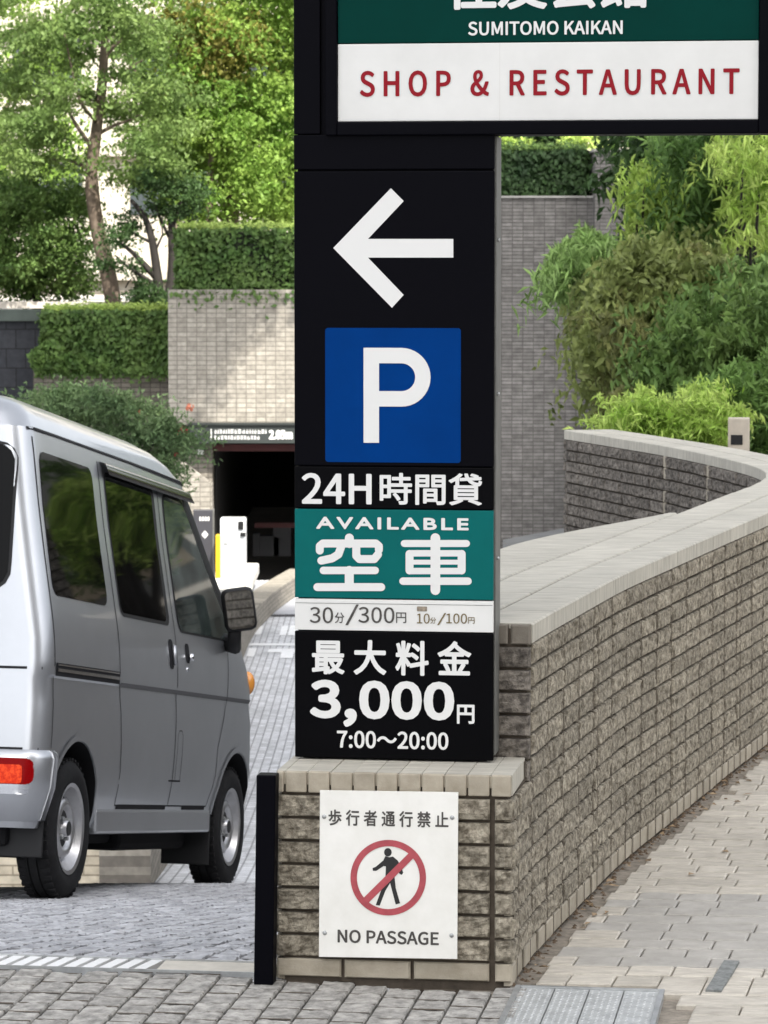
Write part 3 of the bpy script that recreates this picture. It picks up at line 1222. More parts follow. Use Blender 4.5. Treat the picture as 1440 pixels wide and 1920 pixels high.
# ================================================================ silver microvan going down the ramp
M_paint = pm('silver_paint', (.44, .455, .48), rough=.35, metal=.8, coat=.5, coatr=.04, var=.04, vscale=3, spec=.5, bump=.015, bscale=3, dist=.05)
M_paint_side = M_paint
M_trim = pm('black_trim', (.012, .012, .013), rough=.55, spec=.3)
M_seam = pm('panel_seam', (.02, .02, .022), rough=.8, spec=.1)
M_glass = pm('privacy_glass', (.003, .003, .003), rough=.03, spec=.10)
M_glass_f = pm('door_glass', (.075, .095, .088), rough=.03, spec=.5, col2=(.012, .017, .016), vscale=3.5, detail=2)  # lighter greenish mottling in the colour paints reflections on the glass
M_tyre = pm('tyre_rubber', (.014, .014, .015), rough=.8, var=.3, vscale=20, spec=.2)
M_rim = pm('steel_rim', (.50, .50, .51), rough=.35, metal=.85, var=.15, vscale=9)
M_rimdark = pm('rim_dark', (.02, .02, .02), rough=.6)
M_under = pm('underbody', (.010, .010, .011), rough=.8, spec=.15)
M_chrome = pm('chrome', (.75, .76, .78), rough=.12, metal=1.0)
M_lamp_red = pm('red_lens', (.22, .001, .002), rough=.3, spec=.08)
M_lamp_lit = pm('red_bulb', (.55, .05, .012), rough=.3, spec=.08, col2=(.30, .002, .002), vscale=45, sharp=.08)
b_ = M_lamp_lit.node_tree.nodes['Principled BSDF']
b_.inputs['Emission Color'].default_value = (1, .10, .03, 1)
b_.inputs['Emission Strength'].default_value = .14
M_amber = pm('amber_lens', (.75, .30, .05), rough=.2, spec=.6, coat=.5)
M_clear = pm('clear_lens', (.6, .62, .62), rough=.08, spec=.6, coat=.6)
M_mirror = pm('mirror_glass', (.85, .85, .82), rough=.02, metal=1)

VH, VP = R(12.1), R(9.1)
van_o = Vector((-1.222, 12.95, 0)) - Vector((math.cos(VH), -math.sin(VH), 0)) * .71
van_o.z = -.789
van = empty('microvan', tuple(van_o), (0, 0, 0), 'silver microvan with dark windows and lit brake lamp heading down ramp', 'van')
van.rotation_euler = (Matrix.Rotation(R(90) - VH, 4, 'Z') @ Matrix.Rotation(VP, 4, 'Y')).to_euler()

PROF = [  # z, half width, rear x, front x, front corner radius, rear corner radius
    (.27, .690, -.41, 2.86, .20, .06), (.32, .705, -.425, 2.905, .22, .07), (.45, .728, -.435, 2.925, .25, .075), (.60, .7375, -.435, 2.925, .27, .08),
    (.74, .7375, -.430, 2.915, .28, .08), (.835, .7310, -.425, 2.90, .28, .08), (.848, .7385, -.424, 2.895, .28, .08), (.90, .7380, -.422, 2.88, .28, .08),
    (.98, .7360, -.418, 2.84, .28, .08), (1.06, .733, -.415, 2.78, .28, .085), (1.10, .730, -.413, 2.73, .27, .085), (1.25, .714, -.405, 2.56, .25, .085),
    (1.45, .688, -.392, 2.33, .24, .085), (1.62, .660, -.378, 2.13, .24, .09), (1.70, .645, -.368, 2.03, .24, .09), (1.715, .642, -.365, 2.015, .24, .09),
    (1.72, .630, -.362, 2.0, .24, .09), (1.76, .606, -.345, 1.93, .25, .11), (1.80, .565, -.315, 1.83, .27, .13), (1.832, .50, -.27, 1.73, .28, .15), (1.855, .39, -.19, 1.60, .28, .16), (1.868, .22, -.05, 1.35, .2, .12)]


PROF = [(z if z < 1.1 else 1.1 + (z - 1.1) * 1.115, h - (0 if z < .95 else min(.045, (z - .95) * .10)), a, b, c, d) for z, h, a, b, c, d in PROF]


def vp(z):
    z = max(PROF[0][0], min(PROF[-1][0], z))
    for a, b in zip(PROF, PROF[1:]):
        if z <= b[0]:
            t = (z - a[0]) / (b[0] - a[0])
            return [a[i] + (b[i] - a[i]) * t for i in range(6)]
    return list(PROF[-1])


def vloop(z):
    _, hw, x0, x1, rf, rr = vp(z)
    rf, rr = min(rf, hw * .9), min(rr, hw * .5)
    pts = []
    nc = 8
    ns = 22
    for k in range(ns):                                # right side, y = -hw, going forward
        pts.append((x0 + rr + (x1 - rf - x0 - rr) * k / ns, -hw))
    for k in range(nc):
        t = R(-90 + 90 * k / nc)
        pts.append((x1 - rf + rf * math.cos(t), -hw + rf + rf * math.sin(t)))
    for k in range(8):
        pts.append((x1 + .03 * math.sin(math.pi * k / 8) * (hw / .7), -hw + rf + (2 * hw - 2 * rf) * k / 8))
    for k in range(nc):
        t = R(90 * k / nc)
        pts.append((x1 - rf + rf * math.cos(t), hw - rf + rf * math.sin(t)))
    for k in range(ns):
        pts.append((x1 - rf - (x1 - rf - x0 - rr) * k / ns, hw))
    for k in range(nc):
        t = R(90 + 90 * k / nc)
        pts.append((x0 + rr + rr * math.cos(t), hw - rr + rr * math.sin(t)))
    for k in range(8):
        pts.append((x0 - .012 * math.sin(math.pi * k / 8), hw - rr - (2 * hw - 2 * rr) * k / 8))
    for k in range(nc):
        t = R(180 + 90 * k / nc)
        pts.append((x0 + rr + rr * math.cos(t), -hw + rr + rr * math.sin(t)))
    return [(x, y, z) for x, y in pts]


def side_pt(x, z, off=0.0, sgn=-1):
    _, hw, x0, x1, rf, rr = vp(z)
    y = hw
    if x > x1 - rf:
        d = min(rf * .999, x - (x1 - rf))
        y = hw - rf + math.sqrt(rf * rf - d * d)
    elif x < x0 + rr:
        d = min(rr * .999, x0 + rr - x)
        y = hw - rr + math.sqrt(rr * rr - d * d)
    return (x, sgn * (y + off), z)


zl = []
for a, b in zip(PROF, PROF[1:]):
    n_ = max(1, int((b[0] - a[0]) / .06))
    zl += [a[0] + (b[0] - a[0]) * k / n_ for k in range(n_)]
zl.append(PROF[-1][0])
mbv = MB()
LN = len(vloop(1.0))
for z in zl:
    mbv.v += vloop(z)
for j in range(len(zl) - 1):
    for i in range(LN):
        mbv.f.append((j * LN + i, j * LN + (i + 1) % LN, (j + 1) * LN + (i + 1) % LN, (j + 1) * LN + i))
mbv.f.append(tuple(range(LN))[::-1])
mbv.f.append(tuple((len(zl) - 1) * LN + i for i in range(LN)))
mbv.mi = [0] * len(mbv.f)
vbody = mbv.obj('body', [M_paint, M_under], None, fix=True)
WR = .268
for wx, rad in ((0.0, .325), (2.45, .325)):
    cut = MB()
    cut.lathe([(-1.0, 0.0001), (-1.0, rad), (1.0, rad), (1.0, 0.0001)], (wx, 0, WR + .01), (0, 1, 0), 48, mi=0)
    co_ = cut.obj('cutter', [M_under], None, fix=True)
    md = vbody.modifiers.new('b', 'BOOLEAN')
    md.object = co_
    md.operation = 'DIFFERENCE'
    md.solver = 'EXACT'
    md.material_mode = 'TRANSFER'
    bpy.context.view_layer.update()
    me = bpy.data.meshes.new_from_object(vbody.evaluated_get(bpy.context.evaluated_depsgraph_get()))
    vbody.modifiers.clear()
    vbody.data = me
    bpy.data.objects.remove(co_)
vbody.parent = van
autosmooth(vbody, 28)


def patch(name, z0, z1, xl, xr, rad, off, mat, parent, sgn=-1, nz=18, nx=14, thick=0.0):
    """curved panel lying on the van's flank, rounded corners; xl, xr give the edge x at height z"""
    vv, ff = [], []
    for j in range(nz + 1):
        t = j / nz
        t = .5 - .5 * math.cos(math.pi * t)
        z = z0 + (z1 - z0) * t
        a, b = xl(z), xr(z)
        e = 0.0
        dz = min(z - z0, z1 - z)
        if dz < rad:
            e = rad - math.sqrt(max(0, rad * rad - (rad - dz) ** 2))
        for i in range(nx + 1):
            x = a + e + (b - a - 2 * e) * i / nx
            vv.append(side_pt(x, z, off, sgn))
    for j in range(nz):
        for i in range(nx):
            q = (j * (nx + 1) + i, j * (nx + 1) + i + 1, (j + 1) * (nx + 1) + i + 1, (j + 1) * (nx + 1) + i)
            ff.append(q if sgn < 0 else q[::-1])
    return link_mesh(name, vv, ff, mat, parent, True)


def line_on_side(mb, pts, wd, off=.0012, sgn=-1):
    P = []
    for (x0, z0), (x1, z1) in zip(pts, pts[1:]):
        n_ = max(1, int(math.hypot(x1 - x0, z1 - z0) / .05))
        P += [(x0 + (x1 - x0) * k / n_, z0 + (z1 - z0) * k / n_) for k in range(n_)]
    P.append(pts[-1])
    vv, ff = [], []
    for i, (x, z) in enumerate(P):
        a, b = P[max(i - 1, 0)], P[min(i + 1, len(P) - 1)]
        d = Vector((b[0] - a[0], b[1] - a[1]))
        d.normalize()
        n = (-d.y * wd / 2, d.x * wd / 2)
        vv += [side_pt(x - n[0], z - n[1], off, sgn), side_pt(x + n[0], z + n[1], off, sgn)]
    for i in range(len(P) - 1):
        q = (2 * i, 2 * i + 2, 2 * i + 3, 2 * i + 1)
        ff.append(q if sgn < 0 else q[::-1])
    mb.add(vv, ff)


cst = lambda c: (lambda z: c)
apil = lambda o: (lambda z: vp(z)[3] - .10 + o)     # windscreen pillar line
for sgn in (-1, 1):
    t1 = patch('quarter_window', 1.15, 1.70, lambda z: -.30 + (z - 1.13) * .06, cst(.42), .05, .003, M_glass, van, sgn)
    t2 = patch('sliding_window', 1.135, 1.69, cst(.60), cst(1.285), .035, .003, M_glass, van, sgn)
    fr_ = patch('window_surround', 1.12, 1.705, cst(.588), cst(1.33), .045, .0018, M_trim, t2, sgn)
    t3 = patch('door_window', 1.11, 1.685, cst(1.47), apil(-.235), .05, .003, M_glass_f, van, sgn)
    fr_ = patch('window_surround', 1.10, 1.70, cst(1.455), apil(-.22), .055, .0016, M_trim, t3, sgn)
    ap_ = patch('pillar_trim', 1.09, 1.74, apil(-.215), apil(-.02), .02, .0020, M_trim, van, sgn)
    vz = MB()
    vv, ff = [], []
    for i in range(21):
        x = .56 + 1.32 * i / 20
        zt = 1.745
        vv += [side_pt(x, zt, .004, sgn), side_pt(x, zt - .012, .026, sgn), side_pt(x, zt - .055, .036, sgn), side_pt(x, zt - .056, .033, sgn)]
    for i in range(20):
        for j in range(3):
            ff.append((4 * i + j, 4 * i + 4 + j, 4 * i + 5 + j, 4 * i + 1 + j))
    vz.add(vv, ff)
    vz.obj('rain_visor', [pm('visor_plastic', (.03, .028, .025), rough=.12, spec=.6) if 'visor_plastic' not in MATS else MATS['visor_plastic']], van, True)
    gt = MB()
    line_on_side(gt, [(-.33, 1.781), (0, 1.785), (1.0, 1.785), (1.93, 1.772)], .012, .006, sgn)
    gt.obj('roof_gutter', [M_seam], van)
    sm_ = MB()
    line_on_side(sm_, [(.52, 1.74), (.52, .90), (.56, .72), (.60, .50), (.60, .36), (1.39, .36), (1.39, 1.74)], .007, .0012, sgn)
    line_on_side(sm_, [(1.385, .36), (2.02, .36), (2.10, .50), (2.10, .62), (2.22, .80), (2.27, 1.08)], .006, .0012, sgn)
    line_on_side(sm_, [(-.345, .57), (-.345, 1.0), (-.335, 1.3), (-.31, 1.75)], .006, .0012, sgn)
    line_on_side(sm_, [(.62, .352), (1.36, .352)], .016, .0016, sgn)
    line_on_side(sm_, [(1.62, .352), (2.0, .352)], .016, .0016, sgn)
    sm_.obj('door_seams', [M_seam], van)
    cz_ = MB()  # dark strip that paints the band of shade along the crease
    line_on_side(cz_, [(.53, .842), (1.6, .842), (2.66, .842)], .017, .0032, sgn)
    cz_.obj('crease_shading', [MATS.get('crease_shade') or pm('crease_shade', (.10, .10, .105), rough=.5, metal=.3)], van)
    rl = MB()
    line_on_side(rl, [(-.335, .868), (.52, .868)], .050, .0035, sgn)
    rail = rl.obj('slide_rail', [M_seam], van)
    rl = MB()
    line_on_side(rl, [(-.32, .866), (.50, .866)], .012, .007, sgn)
    line_on_side(rl, [(-.32, .886), (.50, .886)], .006, .006, sgn)
    rl.obj('rail_strip', [M_chrome], rail)
    for hx, hz, hh in ((1.30, 1.0, .125), (1.56, 1.015, .085)):
        hd = patch('door_handle', hz - hh / 2, hz + hh / 2, cst(hx - .032), cst(hx + .032), .02, .0018, M_seam, van, sgn, 10, 6)
        g = MB()
        p0, p1 = side_pt(hx + .016, hz - hh * .36, .012, sgn), side_pt(hx + .016, hz + hh * (.30 if hh > .1 else -.02), .012, sgn)
        g.tube([p0, p1], .009 if hh > .1 else .014, 8)
        g.obj('grip', [M_chrome if hh < .1 else M_paint], hd, True)
    g = MB()
    p0 = side_pt(1.55, .945, 0, sgn)
    g.lathe([(0, .011), (.003, .011), (.004, 0)], p0, (0, sgn, 0), 14)
    g.obj('door_lock', [M_chrome], van, True)
    # filler flap and lower panel mark
    fl_ = MB()
    line_on_side(fl_, [(1.43, .47), (1.43, .66), (1.45, .68), (1.49, .68), (1.51, .66), (1.51, .47)], .004, .0012, sgn)
    line_on_side(fl_, [(1.33, .466), (1.515, .466)], .007, .0014, sgn)
    fl_.obj('panel_crease', [M_seam], van)
    # wheel arch lips
    for wx in (0.0, 2.45):
        al = MB()
        pts = [(wx + .338 * math.cos(R(a)), WR + .01 + .338 * math.sin(R(a))) for a in range(8, 173, 4)]
        pts = [p for p in pts if p[1] > .285 and p[0] < 2.86]
        line_on_side(al, pts, .022, .006, sgn)
        al.obj('arch_lip', [M_paint], van)
    # side repeater / front lamp wrapping the corner
    patch('headlamp', .70, .90, lambda z: 2.74, lambda z: 2.868, .03, .004, M_clear, van, sgn, 10, 6)
    tn = MB()
    tp0 = Vector(side_pt(2.725, .93, .004, sgn))
    tn.lathe([(.056 * math.cos(math.pi * k / 10), .036 * math.sin(math.pi * k / 10)) for k in range(11)], tp0, (0, 0, 1), 16)
    tn.obj('turn_lamp', [M_amber], van, True)
    # mirror
    mx, my, mz = 2.13, sgn * .805, 1.24
    mh = MB()
    MM = Matrix.Translation((mx, my, mz)) @ Matrix.Rotation(R(-20 * sgn), 4, 'Z') @ Matrix.Rotation(R(-4), 4, 'Y') @ Matrix.Rotation(R(10 * sgn), 4, 'X')
    mh.box(-.035, .05, -.073, .073, -.098, .098, 0, MM, .03)
    mirror = mh.obj('door_mirror', [M_trim], van, True)
    mg = MB()
    mg.add([MM @ Vector((-.0365, y, z)) for y, z in rrect(-.060, -.084, .060, .084, .022)], [tuple(range(28))])
    mg.obj('mirror_glass', [M_mirror], mirror)
    ma = MB()
    ma.tube([side_pt(2.26, 1.10, -.01, sgn), (2.22, sgn * .765, 1.075), (mx + .01, sgn * .785, 1.15)], [.04, .034, .03], 10)
    ma.obj('mirror_arm', [M_trim], mirror, True)


def back_patch(name, z0, z1, y0, y1, rad, off, mat, parent, nz=14, ny=12):
    vv, ff = [], []
    for j in range(nz + 1):
        t = .5 - .5 * math.cos(math.pi * j / nz)
        z = z0 + (z1 - z0) * t
        e = 0
        dz = min(z - z0, z1 - z)
        if dz < rad:
            e = rad - math.sqrt(max(0, rad * rad - (rad - dz) ** 2))
        _, hw, x0, x1, rf, rr = vp(z)
        for i in range(ny + 1):
            y = y0 + e + (y1 - y0 - 2 * e) * i / ny
            bow = 0.012 * math.cos(math.pi / 2 * min(1, abs(y) / (hw - rr)))
            x = x0 - bow
            if abs(y) > hw - rr:
                d = min(abs(y) - (hw - rr), rr * .999)
                x = x0 + rr - math.sqrt(rr * rr - d * d)
            vv.append((x - off, y, z))
    for j in range(nz):
        for i in range(ny):
            ff.append((j * (ny + 1) + i, (j + 1) * (ny + 1) + i, (j + 1) * (ny + 1) + i + 1, j * (ny + 1) + i + 1))
    return link_mesh(name, vv, ff, mat, parent, True)


rw = back_patch('rear_window', 1.165, 1.715, -.56, .56, .075, .003, M_glass, van)
back_patch('window_surround', 1.155, 1.725, -.572, .572, .08, .0016, M_trim, rw)
sm_ = MB()
for z, h_ in ((.868, .010), (.565, .010)):
    b_ = back_patch('rear_seam', z - h_ / 2, z + h_ / 2, -.71, .71, 0.0, .0012, M_seam, van, 2, 24)
# bumper
bm_ = MB()
zs = [(.285, -.025), (.30, .012), (.42, .024), (.53, .024), (.555, .014), (.565, -.005)]
path = []
for k in range(9):
    path.append((-.16 - .1 * k / 8 * 2.2, -1))
vv, ff = [], []
LP = []
for z, off in zs:
    _, hw, x0, x1, rf, rr = vp(max(z, .3))
    row = [(-.305, -(hw + off)), (-.36, -(hw + off))]
    for k in range(7):
        t = R(270 - 90 * k / 6)
        row.append((x0 + rr - .0 + (rr + off) * math.cos(t), -hw + rr + (rr + off) * math.sin(t)))
    for k in range(1, 10):
        y = -hw + rr + (2 * hw - 2 * rr) * k / 10
        row.append((x0 - off - .012 * math.sin(math.pi * k / 10), y))
    for k in range(7):
        t = R(180 - 90 * k / 6)
        row.append((x0 + rr + (rr + off) * math.cos(t), hw - rr + (rr + off) * math.sin(t)))
    row += [(-.36, hw + off), (-.305, hw + off)]
    LP.append(row)
    vv += [(x, y, z) for x, y in row]
m_ = len(LP[0])
for j in range(len(zs) - 1):
    for i in range(m_ - 1):
        ff.append((j * m_ + i, (j + 1) * m_ + i, (j + 1) * m_ + i + 1, j * m_ + i + 1))
bm_.add(vv, ff)
bumper = bm_.obj('rear_bumper', [M_paint], van, True)
for sgn in (-1, 1):
    y0, y1 = sorted((sgn * .33, sgn * .705))
    tl = back_patch('tail_lamp', .432, .530, y0, y1, .028, .028, M_lamp_red, van, 8, 14)
    c0, c1 = sorted((sgn * .31, sgn * .722))
    back_patch('lamp_bezel', .395, .534, c0, c1, .045, .0255, M_chrome, tl, 8, 14)
    l0, l1 = sorted((sgn * .57, sgn * .665))
    back_patch('lamp_bulb', .435, .505, l0, l1, .012, .0300, M_lamp_lit, tl, 6, 6)
# underside
ub = MB()
ub.box(-.36, 2.80, -.58, .58, .20, .30, ch=.02)
ub.box(.36, .60, -.5, .5, .14, .22, ch=.02)
ub.box(1.0, 2.05, -.62, .62, .17, .30, ch=.03)
ub.tube([(0, -.6, WR), (0, .6, WR)], .035, 10)
ub.lathe([(-.11, 0), (-.1, .07), (-.03, .11), (.03, .11), (.1, .07), (.11, 0)], (0, .1, WR), (0, 1, 0), 16)
for sgn in (-1, 1):
    ub.box(-.42, .55, sgn * .47 - .03, sgn * .47 + .03, .20, .235)
ub.tube([(-.40, .2, .22), (.4, .22, .2), (1.0, .2, .2)], .05, 10)
ub.obj('underbody', [M_under], van)
for sgn in (-1, 1):
    sk = MB()
    sk.box(.36, 2.10, sgn * .695 - .02, sgn * .695 + .02, .245, .345, ch=.012)
    sk.obj('sill', [M_paint], van)
for wx in (0, 2.45):
    for sgn in (-1, 1):
        fm = MB()
        xx = wx - .315 if wx == 0 else wx - .33
        fm.box(xx - .006, xx + .006, sgn * .60 - .11, sgn * .60 + .11, .10 if wx else .16, .34, ch=.004)
        fm.obj('mud_flap', [M_trim], van)
# wheels: one, then copies
wh = empty('wheel')
wh.parent = van
ty = MB()
TW = .072
tp_ = [(-TW + .012, .165), (-TW, .185), (-TW - .006, .215), (-TW, .245), (-TW + .018, .264), (-TW + .03, WR)]
prof = tp_ + [(-.022, WR + .001), (-.021, WR - .006), (-.015, WR - .006), (-.014, WR + .001), (.014, WR + .001), (.015, WR - .006), (.021, WR - .006), (.022, WR + .001)] + [(-h, r) for h, r in tp_[::-1]]
ty.lathe(prof, (0, 0, 0), (0, 1, 0), 56)
for k in range(44):                                    # shoulder tread blocks
    a = 2 * math.pi * k / 44
    for sg in (-1, 1):
        M = Matrix.Rotation(a, 4, 'Y')
        ty.box(-.009, .009, sg * .046 - .016, sg * .046 + .016, WR - .006, WR + .004, 0, M)
tyre = ty.obj('tyre', [M_tyre], wh)
autosmooth(tyre, 35)
rm = MB()
rm.lathe([(-.062, .166), (-.072, .176), (-.068, .160), (-.050, .152), (-.030, .146), (-.022, .140), (-.030, .128), (-.046, .112), (-.056, .098), (-.052, .082), (-.036, .074), (-.034, .05), (-.036, .034), (-.060, .031), (-.064, .026), (-.064, 0.0)],
         (0, 0, 0), (0, 1, 0), 48)
rim = rm.obj('rim', [M_rim], wh)
autosmooth(rim, 50)
hl = MB()
for k in range(12):
    a = 2 * math.pi * (k + .5) / 12
    c = Vector((math.cos(a) * .126, -.0345, math.sin(a) * .126))
    ra, ta = Vector((math.cos(a), 0, math.sin(a))), Vector((-math.sin(a), 0, math.cos(a)))
    sl_ = Vector((0, -.0105 / .014 * 0, 0))
    hl.add([c + (ra * math.cos(2 * math.pi * q / 10) * .010 + Vector((0, 1, 0)) * math.cos(2 * math.pi * q / 10) * .010 * 1.05) + ta * math.sin(2 * math.pi * q / 10) * .012 + Vector((0, -.003, 0)) for q in range(10)], [tuple(range(10))])
hl.lathe([(-.0370, .071), (-.0362, .036)], (0, 0, 0), (0, 1, 0), 32)
hl.obj('rim_opening', [M_rimdark], rim)
hb = MB()
hb.lathe([(-.0365, .0), (-.0366, .062)], (0, 0, 0), (0, 1, 0), 24)
hb.lathe([(-.0370, .030), (-.0655, .028), (-.067, .022), (-.067, 0)], (0, 0, 0), (0, 1, 0), 20)
hb.obj('hub', [M_rimdark], rim)
for k in range(4):
    ln_ = MB()
    a = math.pi / 4 + math.pi / 2 * k
    ln_.lathe([(-.036, .011), (-.052, .011), (-.055, .006), (-.055, 0)], (math.cos(a) * .048, 0, math.sin(a) * .048), (0, 1, 0), 6)
    ln_.obj('lug_nut', [M_steel], rim)
first = True
for wx in (0.0, 2.45):
    for sgn in (-1, 1):
        loc = (wx, sgn * .648, WR)
        rot = (0, rnd.uniform(0, 6), 0 if sgn < 0 else math.pi)
        if first:
            q = wh
            first = False
        else:
            q = wh.copy()
            COL.objects.link(q)
            for ch in list(wh.children):
                c = ch.copy()
                COL.objects.link(c)
                c.parent = q
                for g in ch.children:
                    d = g.copy()
                    COL.objects.link(d)
                    d.parent = c
        q.location = loc
        q.rotation_euler = rot
# windscreen
vv, ff = [], []
for j in range(13):
    z = 1.10 + (1.66 - 1.10) * j / 12
    lp = [p for p in vloop(z)]
    seg = lp[22 + 3:22 + 8 + 8 + 6]
    c = Vector((vp(z)[3] - .5, 0, z))
    vv += [(p[0] + .003, p[1] * 1.002, p[2] + .002) for p in seg]
k = len(vv) // 13
for j in range(12):
    for i in range(k - 1):
        ff.append((j * k + i, j * k + i + 1, (j + 1) * k + i + 1, (j + 1) * k + i))
link_mesh('windscreen', vv, ff, M_glass_f, van, True)

#@@VANEND

# ================================================================ garage, terrace, walls and planting behind
def leaf_mesh(name, mat, parent, C, size, aspect=.45, up=.5, droop=.0, seed=1, N0=None, fold=.18):
    """C: (n,3) leaf centres; one folded leaf of two faces at each"""
    g = np.random.default_rng(seed)
    n = len(C)
    nr = g.normal(size=(n, 3))
    nr[:, 2] = nr[:, 2] * .6 + up
    if N0 is not None:
        nr = nr * .55 + N0
    nr /= np.linalg.norm(nr, axis=1, keepdims=True)
    d = g.normal(size=(n, 3))
    d[:, 2] -= droop
    d -= nr * (d * nr).sum(1, keepdims=True)
    d /= np.linalg.norm(d, axis=1, keepdims=True) + 1e-9
    s_ = np.cross(nr, d)
    Ln = size * g.uniform(.6, 1.35, (n, 1))
    Wd = Ln * aspect
    tip = C + d * Ln * .5 - np.array([0, 0, 1]) * droop * Ln * .15
    base = C - d * Ln * .5
    l = C + s_ * Wd * .5 + nr * Ln * fold * .5 - d * Ln * .06
    r = C - s_ * Wd * .5 + nr * Ln * fold * .5 - d * Ln * .06
    v = np.stack([base, l, tip, r], 1).reshape(-1, 3)
    k = np.arange(n) * 4
    f = np.concatenate([np.stack([k, k + 2, k + 1], 1), np.stack([k, k + 3, k + 2], 1)])
    me = bpy.data.meshes.new(name)
    me.vertices.add(len(v))
    me.vertices.foreach_set('co', v.ravel())
    me.loops.add(len(f) * 3)
    me.loops.foreach_set('vertex_index', f.ravel().astype(np.int32))
    me.polygons.add(len(f))
    me.polygons.foreach_set('loop_start', (np.arange(len(f)) * 3).astype(np.int32))
    me.materials.append(mat)
    me.update()
    me.validate()
    o = bpy.data.objects.new(name, me)
    COL.objects.link(o)
    if parent:
        o.parent = parent
    return o


def clumps(g, centres, rad, n, flat=.6, shell=.5):
    out = []
    for c, r in zip(centres, rad):
        q = g.normal(size=(n, 3))
        q /= np.linalg.norm(q, axis=1, keepdims=True)
        q *= (g.uniform(0, 1, (n, 1)) ** (1 / 3)) * (1 - shell) + shell * g.uniform(.7, 1.05, (n, 1))
        q[:, 2] *= flat
        out.append(np.array(c) + q * r)
    return np.concatenate(out)


def sprays(g, centres, rad, n, droop=.35, flat=.45, per=11):
    """leaf centres strung along short arching twigs that leave each centre in all directions"""
    C = np.asarray(centres, float)
    rad = np.asarray(rad, float)
    k = max(2, n // per)
    m = len(C) * k
    base = np.repeat(C, k, 0)
    L_ = np.repeat(rad, k)[:, None] * g.uniform(.55, 1.5, (m, 1))
    d = g.normal(size=(m, 3))
    d[:, 2] = d[:, 2] * flat + .15
    d /= np.linalg.norm(d, axis=1, keepdims=True)
    base = base + g.normal(size=(m, 3)) * np.repeat(rad, k)[:, None] * np.array([.28, .28, .16])
    t = (np.arange(per)[None, :] + g.uniform(0, 1, (m, per))) / per
    t = .12 + .88 * t
    P = base[:, None, :] + d[:, None, :] * L_[:, None, :] * t[:, :, None]
    P[:, :, 2] -= droop * L_ * t * t
    w_ = (.05 + .10 * np.sin(math.pi * np.clip(t, 0, 1)))[:, :, None] * np.repeat(rad, k)[:, None, None] * 1.1
    P = P + g.normal(size=P.shape) * w_ * np.array([1, 1, .6])
    return P.reshape(-1, 3)


def crown_centres(g, c, R_, n, hollow=.35, cut=None):
    out = []
    while len(out) < n:
        q = g.uniform(-1, 1, 3)
        d = np.linalg.norm(q)
        if d > 1 or d < hollow:
            continue
        p = np.array(c) + q * np.array(R_)
        if cut is None or cut(p):
            out.append(p)
    return np.array(out)


M_bark = pm('bark', (.10, .075, .055), rough=.9, col2=(.22, .17, .13), vscale=6, bump=.9, bscale=25, dist=.03, stretch=(1, 1, .25))
M_bark_dark = pm('dark_bark', (.014, .012, .010), rough=.9, col2=(.035, .03, .026), vscale=8, bump=.8, bscale=30, dist=.02, stretch=(1, 1, .3))
LF_olive = leaf_mat('leaf_olive', (.12, .20, .055), (.22, .31, .09), vscale=.9, trans=.45, island=.25)
LF_bright = leaf_mat('leaf_bright', (.15, .29, .05), (.31, .43, .09), vscale=.8, trans=.45, island=.25)
LF_dark = leaf_mat('leaf_dark', (.028, .062, .022), (.075, .135, .042), vscale=1.2, island=.3)
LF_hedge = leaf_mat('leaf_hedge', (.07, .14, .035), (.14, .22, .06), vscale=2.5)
LF_hedge_lit = leaf_mat('leaf_hedge_lit', (.30, .42, .09), (.44, .56, .15), vscale=2.5)  # leaf colour brightened so the hedge tops look sunlit
LF_yellow = leaf_mat('leaf_yellow', (.26, .42, .06), (.58, .70, .20), vscale=2.0)
LF_brown = leaf_mat('leaf_brown_olive', (.11, .125, .04), (.27, .28, .10), vscale=2.0)
LF_mid = leaf_mat('leaf_mid', (.07, .14, .036), (.19, .29, .08), vscale=2.0)
LF_bamboo = leaf_mat('leaf_bamboo', (.20, .33, .09), (.34, .48, .17), vscale=2.5)
LF_bush = leaf_mat('leaf_bush', (.075, .135, .055), (.15, .22, .095), vscale=2.0, trans=.3)
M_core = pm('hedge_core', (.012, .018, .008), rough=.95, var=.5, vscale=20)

M_tileA = tile_mat('garage_tiles', (.265, .245, .21), (.36, .335, .29), (.18, .165, .14), .15, .072, .007, bump=.6, big=.10, bigscale=.35, offset=0.0)
M_tileB = tile_mat('planter_tiles', (.14, .125, .105), (.20, .18, .15), (.07, .062, .052), .15, .072, .007, bump=.5, big=.15, offset=0.0)
M_tileE = tile_mat('tower_tiles', (.135, .128, .120), (.205, .195, .185), (.095, .09, .083), .125, .042, .005, bump=.9, big=.16, bigscale=.5, offset=0.0)
M_conc = pm('concrete', (.33, .32, .30), rough=.85, var=.2, vscale=4, bump=.2, bscale=40)
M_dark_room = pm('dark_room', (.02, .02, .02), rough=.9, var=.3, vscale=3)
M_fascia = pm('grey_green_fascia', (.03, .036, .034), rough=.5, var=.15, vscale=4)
M_red_dark = pm('dark_red_beam', (.06, .012, .012), rough=.6, var=.2, vscale=5)
YG = 52.0
PX = lambda px, py, Y: W(px, py, Y)


def wallbox(name, px0, px1, ptop, pbot, Y, depth, mat, parent=None, pad=0):
    a, b = PX(px0, ptop, Y), PX(px1, pbot, Y)
    m = MB()
    m.box(a.x, b.x, Y, Y + depth, b.z, a.z, ch=0)
    return m.obj(name, [mat], parent)


# terrace the park stands on (garage roof)
m = MB()
m.box(-60, 40, YG + 1.2, 200, .35, .80)
structure(m.obj('terrace_ground', [pm('terrace_soil', (.10, .085, .065), rough=.95, var=.4, vscale=1.5, bump=.5, bscale=10)]))
